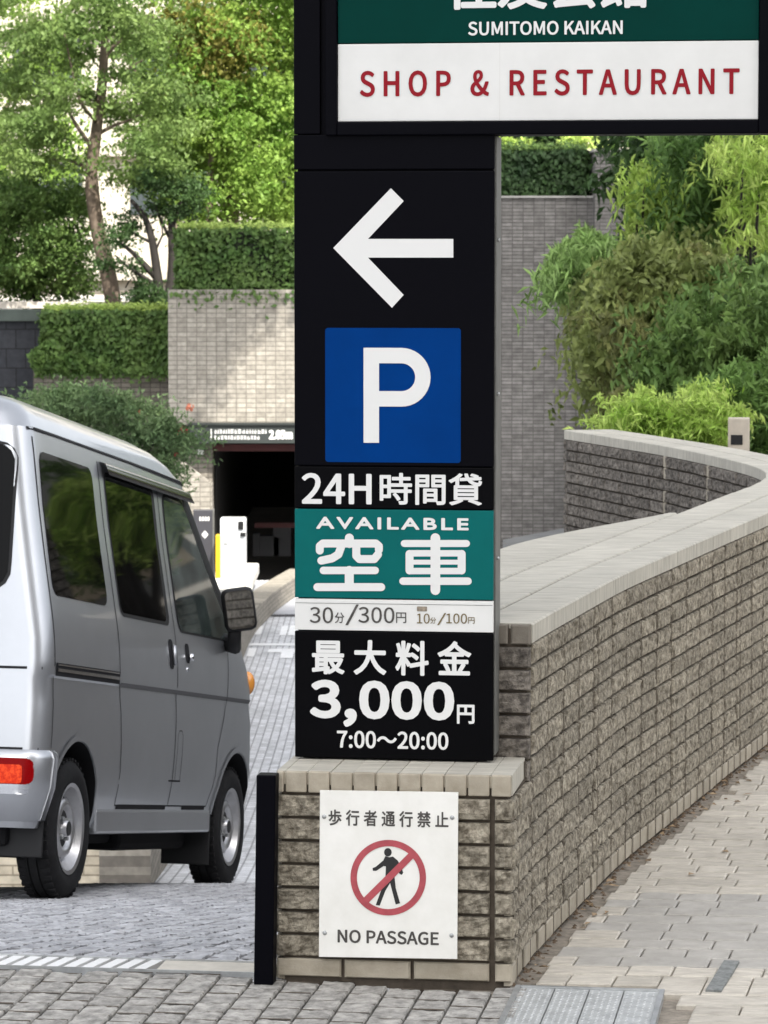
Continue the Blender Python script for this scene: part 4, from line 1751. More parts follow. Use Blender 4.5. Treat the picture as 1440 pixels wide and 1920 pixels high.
# pale sunlit path across the terrace
a, b = PX(-700, 560, 62), PX(400, 520, 75)
m = MB()
m.add([(-40, 60.5, .806), (8, 60.5, .806), (8, 86, .806), (-40, 86, .806)], [(0, 1, 2, 3)])
structure(m.obj('terrace_path', [pm('pale_paving', (.50, .47, .42), rough=.85, var=.12, vscale=1.0)]))

garage = empty('parking_garage', (0, YG, -3.2), label='tiled parking garage front with dark opening under a height limit beam', cat='building')
GI = Matrix.Translation((0, -YG, 3.2))


def gset(o):
    o.parent = garage
    o.matrix_parent_inverse = GI
    return o


def gbox(name, px0, px1, ptop, pbot, Y, depth, mat):
    return gset(wallbox(name, px0, px1, ptop, pbot, Y, depth, mat))


fa = gbox('tiled_wall', 315, 1000, 543, 797, YG, 1.0, M_tileA)
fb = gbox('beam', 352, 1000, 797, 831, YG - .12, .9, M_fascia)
gbox('beam_edge', 352, 1000, 793, 797, YG - .16, .5, pm('dark_edge', (.03, .035, .033), rough=.5))
gbox('red_beam', 398, 1000, 833, 846, YG + .3, .3, M_red_dark)
gbox('side_wall', 318, 399, 831, 1100, YG + .25, .5, M_tileB)
# inside of the garage
xa, xb = PX(399, 900, YG).x, PX(1000, 900, YG).x
m = MB()
m.add([(xa, YG + .75, -3.25), (xa, YG + 16, -3.25), (xa, YG + 16, .3), (xa, YG + .75, .3)], [(0, 1, 2, 3)])
m.add([(xb, YG + .75, -3.25), (xb, YG + 16, -3.25), (xb, YG + 16, .3), (xb, YG + .75, .3)], [(0, 3, 2, 1)])
m.add([(xa, YG + 16, -3.25), (xb, YG + 16, -3.25), (xb, YG + 16, .3), (xa, YG + 16, .3)], [(0, 1, 2, 3)])
m.add([(xa, YG + .75, -.9), (xb, YG + .75, -.9), (xb, YG + 16, -.9), (xa, YG + 16, -.9)], [(0, 1, 2, 3)])
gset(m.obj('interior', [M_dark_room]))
m = MB()
for px, pt, pb_, dx in ((480, 1000, 1062, .12), (505, 1005, 1060, .35), (528, 985, 1064, .3)):
    q = PX(px, pt, YG + 4)
    m.box(q.x - dx / 2, q.x + dx / 2, YG + 4, YG + 4.3, -3.2, q.z, ch=.02)
gset(m.obj('gate_machines', [pm('dim_grey', (.07, .07, .075), rough=.6)]))
q = PX(524, 985, YG + 3)
m = MB()
m.box(q.x - .4, q.x + .6, YG + 3, YG + 3.05, q.z - .04, q.z + .04)
gset(m.obj('red_sign_strip', [M_red_dark]))
# height limit writing on the beam
ftxt = fb
LX = lambda px, py: (PX(px, py, YG - .12).x, PX(px, py, YG - .12).z)


def btext(s_, x0, y0, x1, y1, bold):
    a, b = LX(x0, y1), LX(x1, y0)
    o = text('lettering', s_, (a[0], a[1], b[0], b[1]), YG - .125, M_text_w, None, bold=bold, ext=.004)
    o.parent = fb
    return o


btext('2.05m', 504, 806, 549, 824, .07)
g_ = random.Random(3)
m = MB()
for yy0, yy1, xx1 in ((805, 813, 500), (817, 824, 488)):
    x = 402
    while x < xx1:
        w__ = g_.choice((3, 4, 5, 6))
        a, b = LX(x, yy1), LX(min(x + w__, xx1), yy0)
        for k in range(g_.choice((2, 3))):
            h_ = (b[1] - a[1])
            zz = a[1] + h_ * (k * .38 + g_.uniform(0, .06))
            m.add([(a[0], YG - .125, zz), (b[0], YG - .125, zz), (b[0], YG - .125, zz + h_ * .2), (a[0], YG - .125, zz + h_ * .2)], [(0, 1, 2, 3)])
        xm = a[0] + (b[0] - a[0]) * g_.uniform(.2, .7)
        m.add([(xm, YG - .126, a[1]), (xm + .008, YG - .126, a[1]), (xm + .008, YG - .126, b[1]), (xm, YG - .126, b[1])], [(0, 1, 2, 3)])
        x += w__ + 1.5
a, b = LX(395, 825), LX(397, 804)
m.add([(a[0], YG - .125, a[1]), (b[0], YG - .125, a[1]), (b[0], YG - .125, b[1]), (a[0], YG - .125, b[1])], [(0, 1, 2, 3)])
o = m.obj('lettering', [M_text_w], fb)
# small lamp box on the side wall
lb = MB()
q = PX(376, 846, YG + .2)
lb.box(q.x - .05, q.x + .05, YG + .12, YG + .25, q.z - .05, q.z + .05, ch=.015)
gset(lb.obj('wall_lamp', [M_white]))

# sloping pale parapet
Yp = 50.0
poly = [PX(*p, Yp) for p in ((300, 990), (398, 990), (397, 909), (340, 868), (318, 862), (300, 862))]
m = MB()
m.prism([(p.x, p.z) for p in poly], Yp, Yp + .4)
tag(m.obj('sloped_parapet', [M_tileA], fix=True), 'pale tiled parapet sloping down beside the garage entrance', 'wall')
# dark guide board
kb = empty('guide_board', tuple(PX(382, 1085, 49.5)), label='dark grey upright guide board with faint arrow left of ticket machine', cat='sign')
m = MB()
h = PX(382, 956, 49.5).z - PX(382, 1085, 49.5).z
m.box(-.15, .15, 0, .12, -.5, h, ch=.01)
m.obj('board', [pm('dark_board', (.05, .05, .058), rough=.4)], kb)
m = MB()
m.box(.13, .155, -.01, .125, -.5, h + .01, ch=.003)
m.obj('edge_strip', [M_grey_metal], kb)
m = MB()
m.add([(.02, -.003, h - .30), (.07, -.003, h - .36), (.02, -.003, h - .42), (-.03, -.003, h - .36)], [(0, 3, 2, 1)])
for k in range(4):
    m.add([(-.06 + k * .04, -.003, h - .16), (-.035 + k * .04, -.003, h - .16), (-.035 + k * .04, -.003, h - .10), (-.06 + k * .04, -.003, h - .10)], [(0, 1, 2, 3)])
m.obj('board_marks', [M_text_w], kb)
# ticket machine on its island
zf = PX(435, 1084, 49.0).z
tk = empty('ticket_machine', tuple(PX(435, 1084, 49.0)), label='white ticket machine with yellow stripe on island at garage entrance', cat='ticket machine')
hm = PX(435, 972, 49.0).z - zf
M_tm = pm('ticket_white', (.78, .80, .80), rough=.4)
m = MB()
m.box(-.17, .20, 0, .32, 0, hm, ch=.025)
m.box(-.10, .22, -.02, .10, hm * .02, hm * .14, ch=.01)
cab = m.obj('cabinet', [M_tm], tk)
m = MB()
m.box(-.235, -.168, -.02, .3, 0, hm * .72, ch=.012)
m.obj('stripe_panel', [pm('yellow_paint', (.78, .48, .02), rough=.4)], tk)
m = MB()
m.box(.09, .17, -.03, -.0, hm - .16, hm - .04, ch=.01)
m.box(.12, .20, -.04, .0, hm - .26, hm - .20, ch=.01)
m.obj('camera', [M_trim], tk)
m = MB()
m.box(-.03, -.02, -.012, 0, hm * .2, hm * .8)
m.box(-.12, -.06, -.006, 0, hm * .55, hm * .6)
m.obj('slots', [M_steel], tk)
m = MB()
m.box(-.30, .30, -.25, 2.5, -.18, 0, ch=.03)
m.box(-.24, .18, -.29, -.245, -.14, -.05, ch=.01)
tag(m.obj('machine_island', [pm('island_white', (.66, .65, .61), rough=.8, var=.12, vscale=6)]), 'low pale concrete island under the ticket machine', 'kerb').location = PX(435, 1084, 49.0)

# ramp side kerb wall: a low tan wall left of the lane
kw = MB()
KP = [(-1.45, 21.0), (-1.56, 30), (-1.70, 38), (-1.72, 43.5), (-1.60, 46.5), (-1.38, 49), (-1.1, 51.2)]
KK = catmull([(x, y, 0) for x, y in KP], .4)
vv, ff = [], []
for i, p in enumerate(KK):
    t = (KK[min(i + 1, len(KK) - 1)] - KK[max(i - 1, 0)]).normalized()
    n = Vector((-t.y, t.x, 0)) * .32
    zb_k = ramp_z(p.y)
    zt_k = zb_k + (.40 if p.y < 40 else .40 - .12 * min(1, (p.y - 40) / 6))
    q = p + n
    vv += [(p.x, p.y, zb_k - .1), (p.x, p.y, zt_k), (q.x, q.y, zt_k), (q.x, q.y, zb_k - .1)]
for i in range(len(KK) - 1):
    for j in range(3):
        ff.append((4 * i + j, 4 * i + 4 + j, 4 * i + 5 + j, 4 * i + 1 + j))
ff += [(0, 1, 2, 3), (4 * len(KK) - 1, 4 * len(KK) - 2, 4 * len(KK) - 3, 4 * len(KK) - 4)]
kw.add(vv, ff)
M_kerb = tile_mat('kerb_tiles', (.24, .22, .185), (.31, .285, .24), (.15, .135, .115), .2, .06, .005, axes='yz', bump=.5)
tag(kw.obj('kerb_wall', [M_kerb], fix=True), 'low curving tan kerb wall along left side of ramp lane', 'wall')
ew = MB()
ew.box(-5.2, -1.46, 21.02, 21.35, ramp_z(21) - .2, ramp_z(21) + .75)
tag(ew.obj('ramp_side_wall', [tile_mat('tan_tiles', (.46, .40, .30), (.55, .49, .38), (.28, .24, .18), .22, .06, .006, bump=.5)]), 'low tan tiled wall glimpsed under the silver van', 'wall')
# white line and worn lettering on the ramp
def road_patch(mb, x0, x1, y0, y1):
    n_ = 4
    vv = []
    for i in range(n_ + 1):
        y = y0 + (y1 - y0) * i / n_
        vv += [(x0, y, ramp_z(y) - .006), (x1, y, ramp_z(y) - .006)]
    mb.add(vv, [(2 * i, 2 * i + 1, 2 * i + 3, 2 * i + 2) for i in range(n_)])


M_roadpaint = pm('road_paint', (.62, .63, .64), rough=.8, col2=(.76, .77, .78), vscale=14)
rm_ = MB()
road_patch(rm_, -2.2, .9, 43.1, 43.38)
for x0, x1, y0, y1 in ((-1.37, -1.28, 44.4, 45.6), (-1.26, -1.13, 44.4, 45.7), (-1.11, -1.02, 44.3, 45.6), (-1.75, -1.62, 44.5, 45.6), (-1.45, -1.0, 42.3, 42.7), (-1.28, -1.12, 41.6, 42.4), (-1.7, -1.6, 41.8, 42.8)):
    road_patch(rm_, x0, x1, y0, y1)
structure(rm_.obj('road_marking', [M_roadpaint]))
jt = MB()
road_patch(jt, -2.4, .9, 46.9, 47.15)
structure(jt.obj('road_joint', [pm('dark_joint', (.06, .06, .065), rough=.9)]))
sb = MB()
n_ = 6
vv = []
for i in range(n_ + 1):
    y = 47.2 + 4.7 * i / n_
    vv += [(-2.4, y, ramp_z(y) - .004), (.9, y, ramp_z(y) - .004)]
sb.add(vv, [(2 * i, 2 * i + 1, 2 * i + 3, 2 * i + 2) for i in range(n_)])
structure(sb.obj('garage_apron', [pm('apron', (.36, .37, .40), rough=.8, var=.12, vscale=3)]))

# left planter wall and far dark wall
tag(wallbox('planter_wall', 62, 316, 690, 1000, YG + .6, .5, M_tileB), 'dull brown tiled planter wall under the left low hedge', 'wall')
m = wallbox('dark_wall', -400, 78, 603, 1000, YG + .9, .3, tile_mat('dark_tiles', (.022, .024, .03), (.032, .034, .04), (.012, .012, .014), .3, .3, .01, bump=.2))
tag(m, 'near black tiled wall at left edge behind the van roof', 'wall')
tag(wallbox('green_ledge', -400, 82, 581, 602, YG + .8, .6, pm('green_grey', (.06, .075, .065), rough=.7, var=.3, vscale=2)), 'dark grey green ledge topping the near black wall', 'ledge')
tag(wallbox('pale_kerb', -400, 330, 566, 578, YG + 5.5, .5, pm('pale_kerb_stone', (.55, .51, .46), rough=.8, var=.1, vscale=2)), 'long pale stone kerb behind the left low hedge', 'kerb')


def hedge(name, px0, px1, pt, pb_, Y, depth, label, n, size=.085, top=LF_hedge_lit, side=LF_hedge, hang=0, seed=1, group=None):
    a, b = PX(px0, pt, Y), PX(px1, pb_, Y)
    g = np.random.default_rng(seed)
    h = empty(name, (0, 0, 0), label=label, cat='hedge', group=group)
    h.location = ((a.x + b.x) / 2, Y + depth / 2, b.z)
    inv = Matrix.Translation(-Vector(h.location))
    m = MB()
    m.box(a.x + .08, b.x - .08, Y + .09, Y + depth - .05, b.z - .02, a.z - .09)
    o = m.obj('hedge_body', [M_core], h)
    o.matrix_parent_inverse = inv
    w_, hh = b.x - a.x, a.z - b.z
    # front and side leaves
    P, Nn = [], []
    k = int(n * .62)
    q = np.stack([g.uniform(a.x, b.x, k), Y + g.normal(.03, .045, k), g.uniform(b.z - .03, a.z - .03, k)], 1)
    wave = .05 * np.sin(q[:, 0] * 2.3 + q[:, 2] * 3.1) + .03 * np.sin(q[:, 0] * 7.1 + q[:, 2] * 5.3)
    q[:, 1] += wave
    P.append(q)
    Nn.append(np.tile([0, -1.0, .35], (k, 1)))
    for xx, sx in ((a.x, -1), (b.x, 1)):
        k2 = int(n * .10)
        q = np.stack([xx + g.normal(0, .035, k2), g.uniform(Y, Y + depth, k2), g.uniform(b.z, a.z - .03, k2)], 1)
        P.append(q)
        Nn.append(np.tile([sx, 0, .35], (k2, 1)))
    if hang:
        k3 = int(n * .12)
        q = np.stack([g.uniform(a.x - .1, b.x, k3), Y - .06 + g.normal(0, .04, k3), b.z - np.abs(g.normal(0, hang, k3)) * (.4 + .6 * np.abs(np.sin(g.uniform(a.x, b.x, k3) * 3)))], 1)
        P.append(q)
        Nn.append(np.tile([0, -1.0, .2], (k3, 1)))
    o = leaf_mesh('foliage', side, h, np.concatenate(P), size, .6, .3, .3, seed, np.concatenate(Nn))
    o.matrix_parent_inverse = inv
    k = int(n * .3)
    q = np.stack([g.uniform(a.x, b.x, k), g.uniform(Y, Y + depth, k), a.z + np.abs(g.normal(0, .04, k)) - .03 + .02 * np.sin(g.uniform(0, 9, k))], 1)
    o = leaf_mesh('lit_top_leaves', top, h, q, size * .85, .5, .8, 0, seed + 9, np.tile([0, -.3, .8], (k, 1)))  # top leaves take the lighter colour to imitate light from above
    o.matrix_parent_inverse = inv
    return h


hedge('clipped_hedge', 333, 1000, 424, 546, YG + .1, 1.3, 'tall clipped hedge overhanging the pale garage wall', 14000, hang=.12, seed=3, group=None)
hedge('clipped_hedge', 78, 318, 578, 690, YG + .5, 1.2, 'low clipped hedge on brown planter wall left of garage', 7000, hang=.08, seed=5)
# ivy mound spilling over the planter's left end
g = np.random.default_rng(8)
c = PX(95, 668, YG + .35)
ivy = leaf_mesh('ivy', LF_mid, None, clumps(g, [(c.x + dx, c.y, c.z + dz) for dx, dz in ((-.15, -.05), (0, .05), (.2, -.08), (.5, -.1), (.8, -.12))], [.22, .25, .2, .18, .15], 220, .8), .09, .7, .3, .3, 4)
tag(ivy, 'pale ivy mound spilling over left end of brown planter wall', 'ivy')

# flowering bush in front of the garage wall
bush = empty('flowering_bush', tuple(PX(200, 1000, 46)), label='spreading green bush with red flowers above the van roof', cat='bush')
binv = Matrix.Translation(-Vector(bush.location))
g = np.random.default_rng(11)
cen = []
for px, py in ((75, 745), (110, 730), (150, 722), (190, 728), (230, 742), (270, 760), (310, 780), (340, 805), (130, 760), (180, 765), (230, 785), (280, 810), (320, 835), (90, 780), (290, 850), (200, 820), (140, 800), (60, 790), (300, 880), (250, 850)):
    p = PX(px, py + 14, 46)
    cen.append((p.x, p.y + g.uniform(-.6, .6), p.z))
o = leaf_mesh('foliage', LF_bush, bush, sprays(g, cen, [g.uniform(.25, .42) for _ in cen], 900, .35, .4), .08, .33, .55, .4, 12)
o.matrix_parent_inverse = binv
m = MB()
for k in range(9):
    c = cen[g.integers(0, len(cen))]
    m.tube([(bush.location.x + g.uniform(-.4, .4), 46, bush.location.z - .4), ((bush.location.x + c[0]) / 2, 46, c[2] - .7), c], [.03, .02, .008], 6)
o = m.obj('stems', [M_bark_dark], bush)
o.matrix_parent_inverse = binv
for px, py, cc, r in ((342, 810, (.55, .03, .08), .075), (356, 764, (.50, .17, .10), .06), (330, 852, (.45, .06, .06), .03), (262, 772, (.4, .12, .07), .03)):
    fm = MB()
    for k in range(14):
        d = Vector((rnd.gauss(0, 1), rnd.gauss(0, 1), rnd.gauss(0, 1))).normalized()
        e = d.orthogonal().normalized()
        f_ = d.cross(e)
        b = d * r * .4
        fm.add([b - e * r * .5, b + f_ * r * .45 + d * r * .5, b + e * r * .5 + d * r * .6, b - f_ * r * .45 + d * r * .5], [(0, 1, 2, 3)])
    o = fm.obj('flower', [pm('petal', cc, rough=.6) if k < 0 else pm('petal_%d' % px, cc, rough=.6)], bush)
    o.matrix_parent_inverse = binv @ Matrix.Translation(PX(px, py, 45.6))

# ---------------------------------------------------------------- trees on the terrace
def tree(name, label, base, limbs, crown, mat, seed, nleaf, size, bark=M_bark, aspect=.5, flat=.45, up=.5, droop=.2, group=None):
    """limbs: list of (points in world, radii); crown: (centres, radii)"""
    t = empty(name, tuple(base), label=label, cat='tree', group=group)
    inv = Matrix.Translation(-Vector(base))
    m = MB()
    for pts, rad in limbs:
        cp = catmull(pts, .35)
        rr = [rad[0] + (rad[1] - rad[0]) * i / (len(cp) - 1) for i in range(len(cp))]
        m.tube(cp, rr, 9, jit=.08)
    o = m.obj('trunk', [bark], t, True)
    o.matrix_parent_inverse = inv
    g = np.random.default_rng(seed)
    C, Rr = crown
    o = leaf_mesh('crown', mat, t, sprays(g, C, [r * 1.5 for r in Rr], int(nleaf * 2.2), .25, flat), size * .6, aspect, up, droop, seed)
    o.matrix_parent_inverse = inv
    return t


# tall slender tree with a pale brown trunk
Yt = 57.0
P_ = lambda px, py, dy=0: PX(px, py, Yt + dy)
g = np.random.default_rng(21)
limbs = [([P_(216, 590), P_(206, 530), P_(190, 460), P_(176, 390), P_(171, 320), P_(180, 250), P_(190, 170), P_(196, 90), P_(200, 0), P_(205, -120)], (.15, .045)),
         ([P_(178, 285), P_(160, 260), P_(140, 230), P_(120, 190), P_(90, 130)], (.05, .012)),
         ([P_(186, 250), P_(215, 235), P_(250, 222), P_(265, 212)], (.035, .01)),
         ([P_(195, 110), P_(215, 85), P_(245, 62), P_(290, 30)], (.04, .012)),
         ([P_(192, 150), P_(225, 140), P_(255, 120), P_(270, 112)], (.03, .01)),
         ([P_(182, 230), P_(150, 190, -1), P_(135, 130, -1), P_(120, 60, -1)], (.035, .01)),
         ([P_(172, 320), P_(130, 300, .5), P_(90, 300, .5), P_(50, 290, .5)], (.035, .008))]
cen = []
for px, py, n_ in ((30, 40, 7), (90, 70, 7), (150, 40, 7), (210, 25, 6), (270, 40, 6), (20, 130, 6), (70, 160, 7), (130, 110, 5), (110, 180, 6), (180, 170, 2), (250, 150, 4), (300, 90, 5), (40, 230, 7), (100, 240, 7),
                   (230, 215, 3), (280, 200, 5), (30, 290, 5), (90, 300, 5), (260, 270, 5), (210, 300, 2), (300, 300, 5), (240, 330, 4), (150, -60, 12), (50, -80, 12), (260, -80, 12), (320, 240, 5), (140, 290, 2), (330, 160, 5)):
    for _ in range(n_):
        p = P_(px + g.normal(0, 26), py + g.normal(0, 22), g.uniform(-1.6, 1.6))
        cen.append(tuple(p))
tree('slender_tree', 'tall slender tree with bare pale brown trunk rising from left hedge', P_(216, 590), limbs, (cen, [g.uniform(.16, .36) for _ in cen]), LF_olive, 22, 95, .15, flat=.4)
# bright maple-like tree on the right of the left background
g = np.random.default_rng(31)
Yt = 59.5
limbs = [([P_(420, 600), P_(430, 400), P_(440, 200), P_(450, 0), P_(450, -150)], (.2, .06)), ([P_(435, 330), P_(390, 260), P_(350, 200)], (.07, .02)), ([P_(440, 250), P_(500, 180), P_(545, 120)], (.07, .02)),
         ([P_(432, 400), P_(500, 330), P_(560, 290)], (.06, .02))]
cen = []
for _ in range(330):
    p = P_(g.uniform(345, 640), g.uniform(-140, 420), g.uniform(-2.2, 1.5))
    if (p.x - P_(345, 0).x) * .5 + g.uniform(0, .6) < .35 * g.uniform(0, 1):
        continue
    cen.append(tuple(p))
for _ in range(26):
    cen.append(tuple(P_(g.uniform(300, 370), g.uniform(140, 400), g.uniform(-1, 1))))
tree('bright_tree', 'dense bright green tree behind the tall clipped hedge', P_(420, 600), limbs, (cen, [g.uniform(.2, .45) for _ in cen]), LF_bright, 32, 105, .16, flat=.5)
# yellowing crown section: a second tree between the two
g = np.random.default_rng(37)
Yt = 58.0
cen = [tuple(P_(g.normal(405, 34), g.normal(95, 45), g.uniform(-.8, .8))) for _ in range(34)]
limbs = [([P_(388, 600), P_(392, 400), P_(400, 200), P_(405, 60)], (.09, .03)), ([P_(398, 230), P_(375, 160), P_(370, 110)], (.04, .012)), ([P_(400, 190), P_(425, 130), P_(440, 90)], (.04, .012))]
tree('yellowing_tree', 'slim tree with yellowing leaf tops left of the bright green tree', P_(388, 600), limbs, (cen, [g.uniform(.18, .32) for _ in cen]), leaf_mat('leaf_yellowing', (.17, .17, .04), (.28, .26, .06)), 38, 90, .15, flat=.5)
# dark multi-stemmed small tree
g = np.random.default_rng(41)
Yt = 56.0
limbs = [([P_(298, 575), P_(296, 530), P_(285, 450), P_(270, 405), P_(245, 375)], (.10, .03)), ([P_(315, 575), P_(325, 500), P_(322, 420), P_(345, 375), P_(365, 345)], (.10, .03)),
         ([P_(292, 520), P_(265, 490), P_(235, 462), P_(210, 450)], (.06, .015)), ([P_(300, 540), P_(270, 520), P_(240, 500), P_(215, 478)], (.04, .012)), ([P_(320, 450), P_(300, 410), P_(290, 380)], (.035, .01)),
         ([P_(324, 440), P_(345, 420), P_(365, 410)], (.03, .01)), ([P_(285, 455), P_(255, 440), P_(232, 420)], (.03, .01)), ([P_(290, 570), P_(262, 555), P_(250, 520), P_(235, 540)], (.03, .01)), ([P_(285, 480), P_(305, 440), P_(300, 420)], (.025, .008))]
cen = [tuple(P_(px + g.normal(0, 10), py + g.normal(0, 8), g.uniform(-.5, .5))) for px, py, n_ in ((225, 455, 4), (262, 545, 6), (300, 555, 6), (250, 500, 2), (240, 420, 4), (300, 390, 3), (360, 360, 6), (270, 575, 5), (320, 565, 5), (350, 400, 4), (200, 490, 2), (275, 345, 5), (320, 350, 5)) for _ in range(n_)]
tree('gnarled_tree', 'small dark gnarled tree with several stems between hedge and tall slender tree', P_(298, 575), limbs, (cen, [g.uniform(.12, .24) for _ in cen]), LF_dark, 42, 75, .12, bark=M_bark_dark, flat=.5)
# low dark tree at left
g = np.random.default_rng(51)
Yt = 58.5
cen = [tuple(P_(g.uniform(-120, 150), g.uniform(345, 520), g.uniform(-1.3, 1.3))) for _ in range(150)]
cen += [tuple(P_(g.uniform(0, 60), g.uniform(520, 545), g.uniform(-.3, .3))) for _ in range(10)] + [tuple(P_(g.uniform(100, 150), g.uniform(520, 545), g.uniform(-.3, .3))) for _ in range(6)]
limbs = [([P_(70, 585), P_(66, 520), P_(60, 440)], (.08, .03)), ([P_(66, 560), P_(95, 500), P_(120, 430)], (.05, .02)), ([P_(60, 560), P_(30, 500), P_(0, 430)], (.05, .02))]
tree('low_dark_tree', 'low spreading dark green tree at left edge of terrace', P_(70, 585), limbs, (cen, [g.uniform(.18, .36) for _ in cen]), LF_mid, 52, 100, .14, bark=M_bark_dark, flat=.55)
# loose background trees nearer the pale building
for i, (x0, x1, y0, y1, Yt, mat, n_, lab) in enumerate(((-160, 120, -150, 330, 70.0, LF_bright, 120, 'light green tree behind the tall slender tree at upper left'), (230, 420, -150, 300, 72.0, LF_mid, 90, 'mid green tree deep in the gap behind the tall slender tree'))):
    g = np.random.default_rng(60 + i)
    cen = [tuple(P_(g.uniform(x0, x1), g.uniform(y0, y1), g.uniform(-1.5, 1.5))) for _ in range(n_)]
    mx = (x0 + x1) / 2
    limbs = [([P_(mx, 560), P_(mx + 4, 350), P_(mx - 6, 100), P_(mx, -80)], (.16, .05)), ([P_(mx, 300), P_(mx - 50, 200), P_(mx - 80, 100)], (.06, .02)), ([P_(mx, 260), P_(mx + 50, 160), P_(mx + 70, 60)], (.06, .02))]
    tree('background_tree', lab, P_(mx, 560), limbs, (cen, [g.uniform(.25, .45) for _ in cen]), mat, 61 + i, 80, .18, flat=.5)

# unseen tree added left of the ramp, crown shaped to shade the garage wall
g = np.random.default_rng(71)
sx = Vector((-7.2, 45.0, ramp_z(45)))
limbs = [([sx, (-7.1, 45, 0), (-6.8, 45.2, 3.5), (-6.2, 45.5, 6.5), (-5.6, 45.6, 9.5)], (.24, .07)), ([(-6.7, 45.3, 4.2), (-5.2, 45.8, 6.2), (-3.6, 46.0, 8.0), (-1.6, 46.0, 9.6)], (.12, .04)),
         ([(-6.3, 45.4, 6), (-7.6, 44.8, 7.8), (-8.8, 44.5, 8.8)], (.09, .03))]
cen = []
while len(cen) < 300:
    q = g.uniform(-1, 1, 3)
    if np.linalg.norm(q) < 1:
        p = np.array([-2.1, 45.8, 10.0]) + q * np.array([3.0, 2.2, 2.2])
        cen.append(tuple(p))
tree('shading_tree', 'broad unseen tree added left of the ramp to shade the garage wall', sx, limbs, (cen, [g.uniform(.3, .5) for _ in cen]), LF_mid, 72, 180, .18, flat=.55)

# pale building beyond the park
fbd = empty('pale_building', (-4, 100, .8), label='pale cream sunlit building seen through gaps in the left trees', cat='building')
m = MB()
m.box(-18, 16, 0, 12, 0, 26)
m.obj('wall', [pm('cream_render', (.46, .425, .355), rough=.8, var=.06, vscale=.4)], fbd)
wm = MB()
wm.box(-1.0, 1.0, -.05, .02, 0, 1.5)
wme = None
for fl_i in range(6):
    for k in range(9):
        x = -16 + k * 3.4
        if wme is None:
            o = wm.obj('window', [pm('far_glass', (.05, .06, .065), rough=.1)], fbd)
            wme = o
        else:
            o = wme.copy()
            COL.objects.link(o)
            o.parent = fbd
        o.location = (x, 0, 2.2 + fl_i * 3.6)
m = MB()
for fl_i in range(7):
    m.box(-18.1, 16.1, -.35, -.002, .3 + fl_i * 3.6, .55 + fl_i * 3.6)
m.obj('string_courses', [pm('cream_band', (.40, .37, .31), rough=.8)], fbd)

# ---------------------------------------------------------------- right side: tall tiled walls, hedge, planting
YE = 40.0
tag(wallbox('tall_tiled_wall', 800, 1112, 371, 1900, YE, 1.2, M_tileE), 'tall plain grey tiled wall right of the sign, hedge on top', 'wall')
tag(wallbox('tall_wall_coping', 800, 1112, 367, 371, YE - .03, 1.26, M_conc), 'thin concrete coping along the top of the tall grey wall', 'coping')
tag(wallbox('tiled_pier', 1116, 1500, 284, 1900, YE - .35, 1.6, M_tileE), 'taller grey tiled pier behind the yellow green bamboo', 'wall')
tag(wallbox('pier_coping', 1113, 1500, 279, 284, YE - .38, 1.66, M_conc), 'thin concrete coping on the taller grey pier', 'coping')
hedge('clipped_hedge', 800, 1098, 277, 369, YE + .15, .9, 'dark clipped hedge on top of the tall grey wall', 8000, size=.07, top=LF_mid, side=LF_dark, seed=15)
lw = MB()
a, b = W(943, 1012, 29), W(1075, 987, 33)
LWP = [Vector((1.02, 17.25, -.12)), Vector((1.01, 24, -.50)), a, b, Vector((3.4, 33.4, b.z))]
vv = []
for p in LWP:
    q = p + Vector((.28, .1, 0))
    vv += [(p.x, p.y, -3.4), tuple(p), tuple(q), (q.x, q.y, -3.4)]
ff = [(0, 1, 2, 3), (16, 19, 18, 17)]
for i in range(4):
    for j in range(4):
        ff.append((4 * i + j, 4 * i + (j + 1) % 4, 4 * i + 4 + (j + 1) % 4, 4 * i + 4 + j))
lw.add(vv, ff)
tag(lw.obj('retaining_ledge', [pm('ledge_grey', (.20, .20, .195), rough=.7, var=.2, vscale=3)], fix=True), 'plain grey ledge glimpsed above the near coping at foot of tall grey wall', 'ledge')

# garden bed behind the curved wall
m = MB()
pts = [(1.9, 15.2), (1.75, 16.0), (1.5, 17.0), (1.25, 17.9), (2.45, 39.5), (16, 39.5), (16, 15.2)]
m.add([(x, y, -.02) for x, y in pts] + [(x, y, -3) for x, y in pts], [tuple(range(len(pts)))[::-1]] + [(i, (i + 1) % len(pts), len(pts) + (i + 1) % len(pts), len(pts) + i) for i in range(len(pts))])
structure(m.obj('garden_ground', [pm('garden_soil', (.06, .05, .035), rough=.95, var=.4, vscale=4, bump=.5, bscale=30)], fix=True))


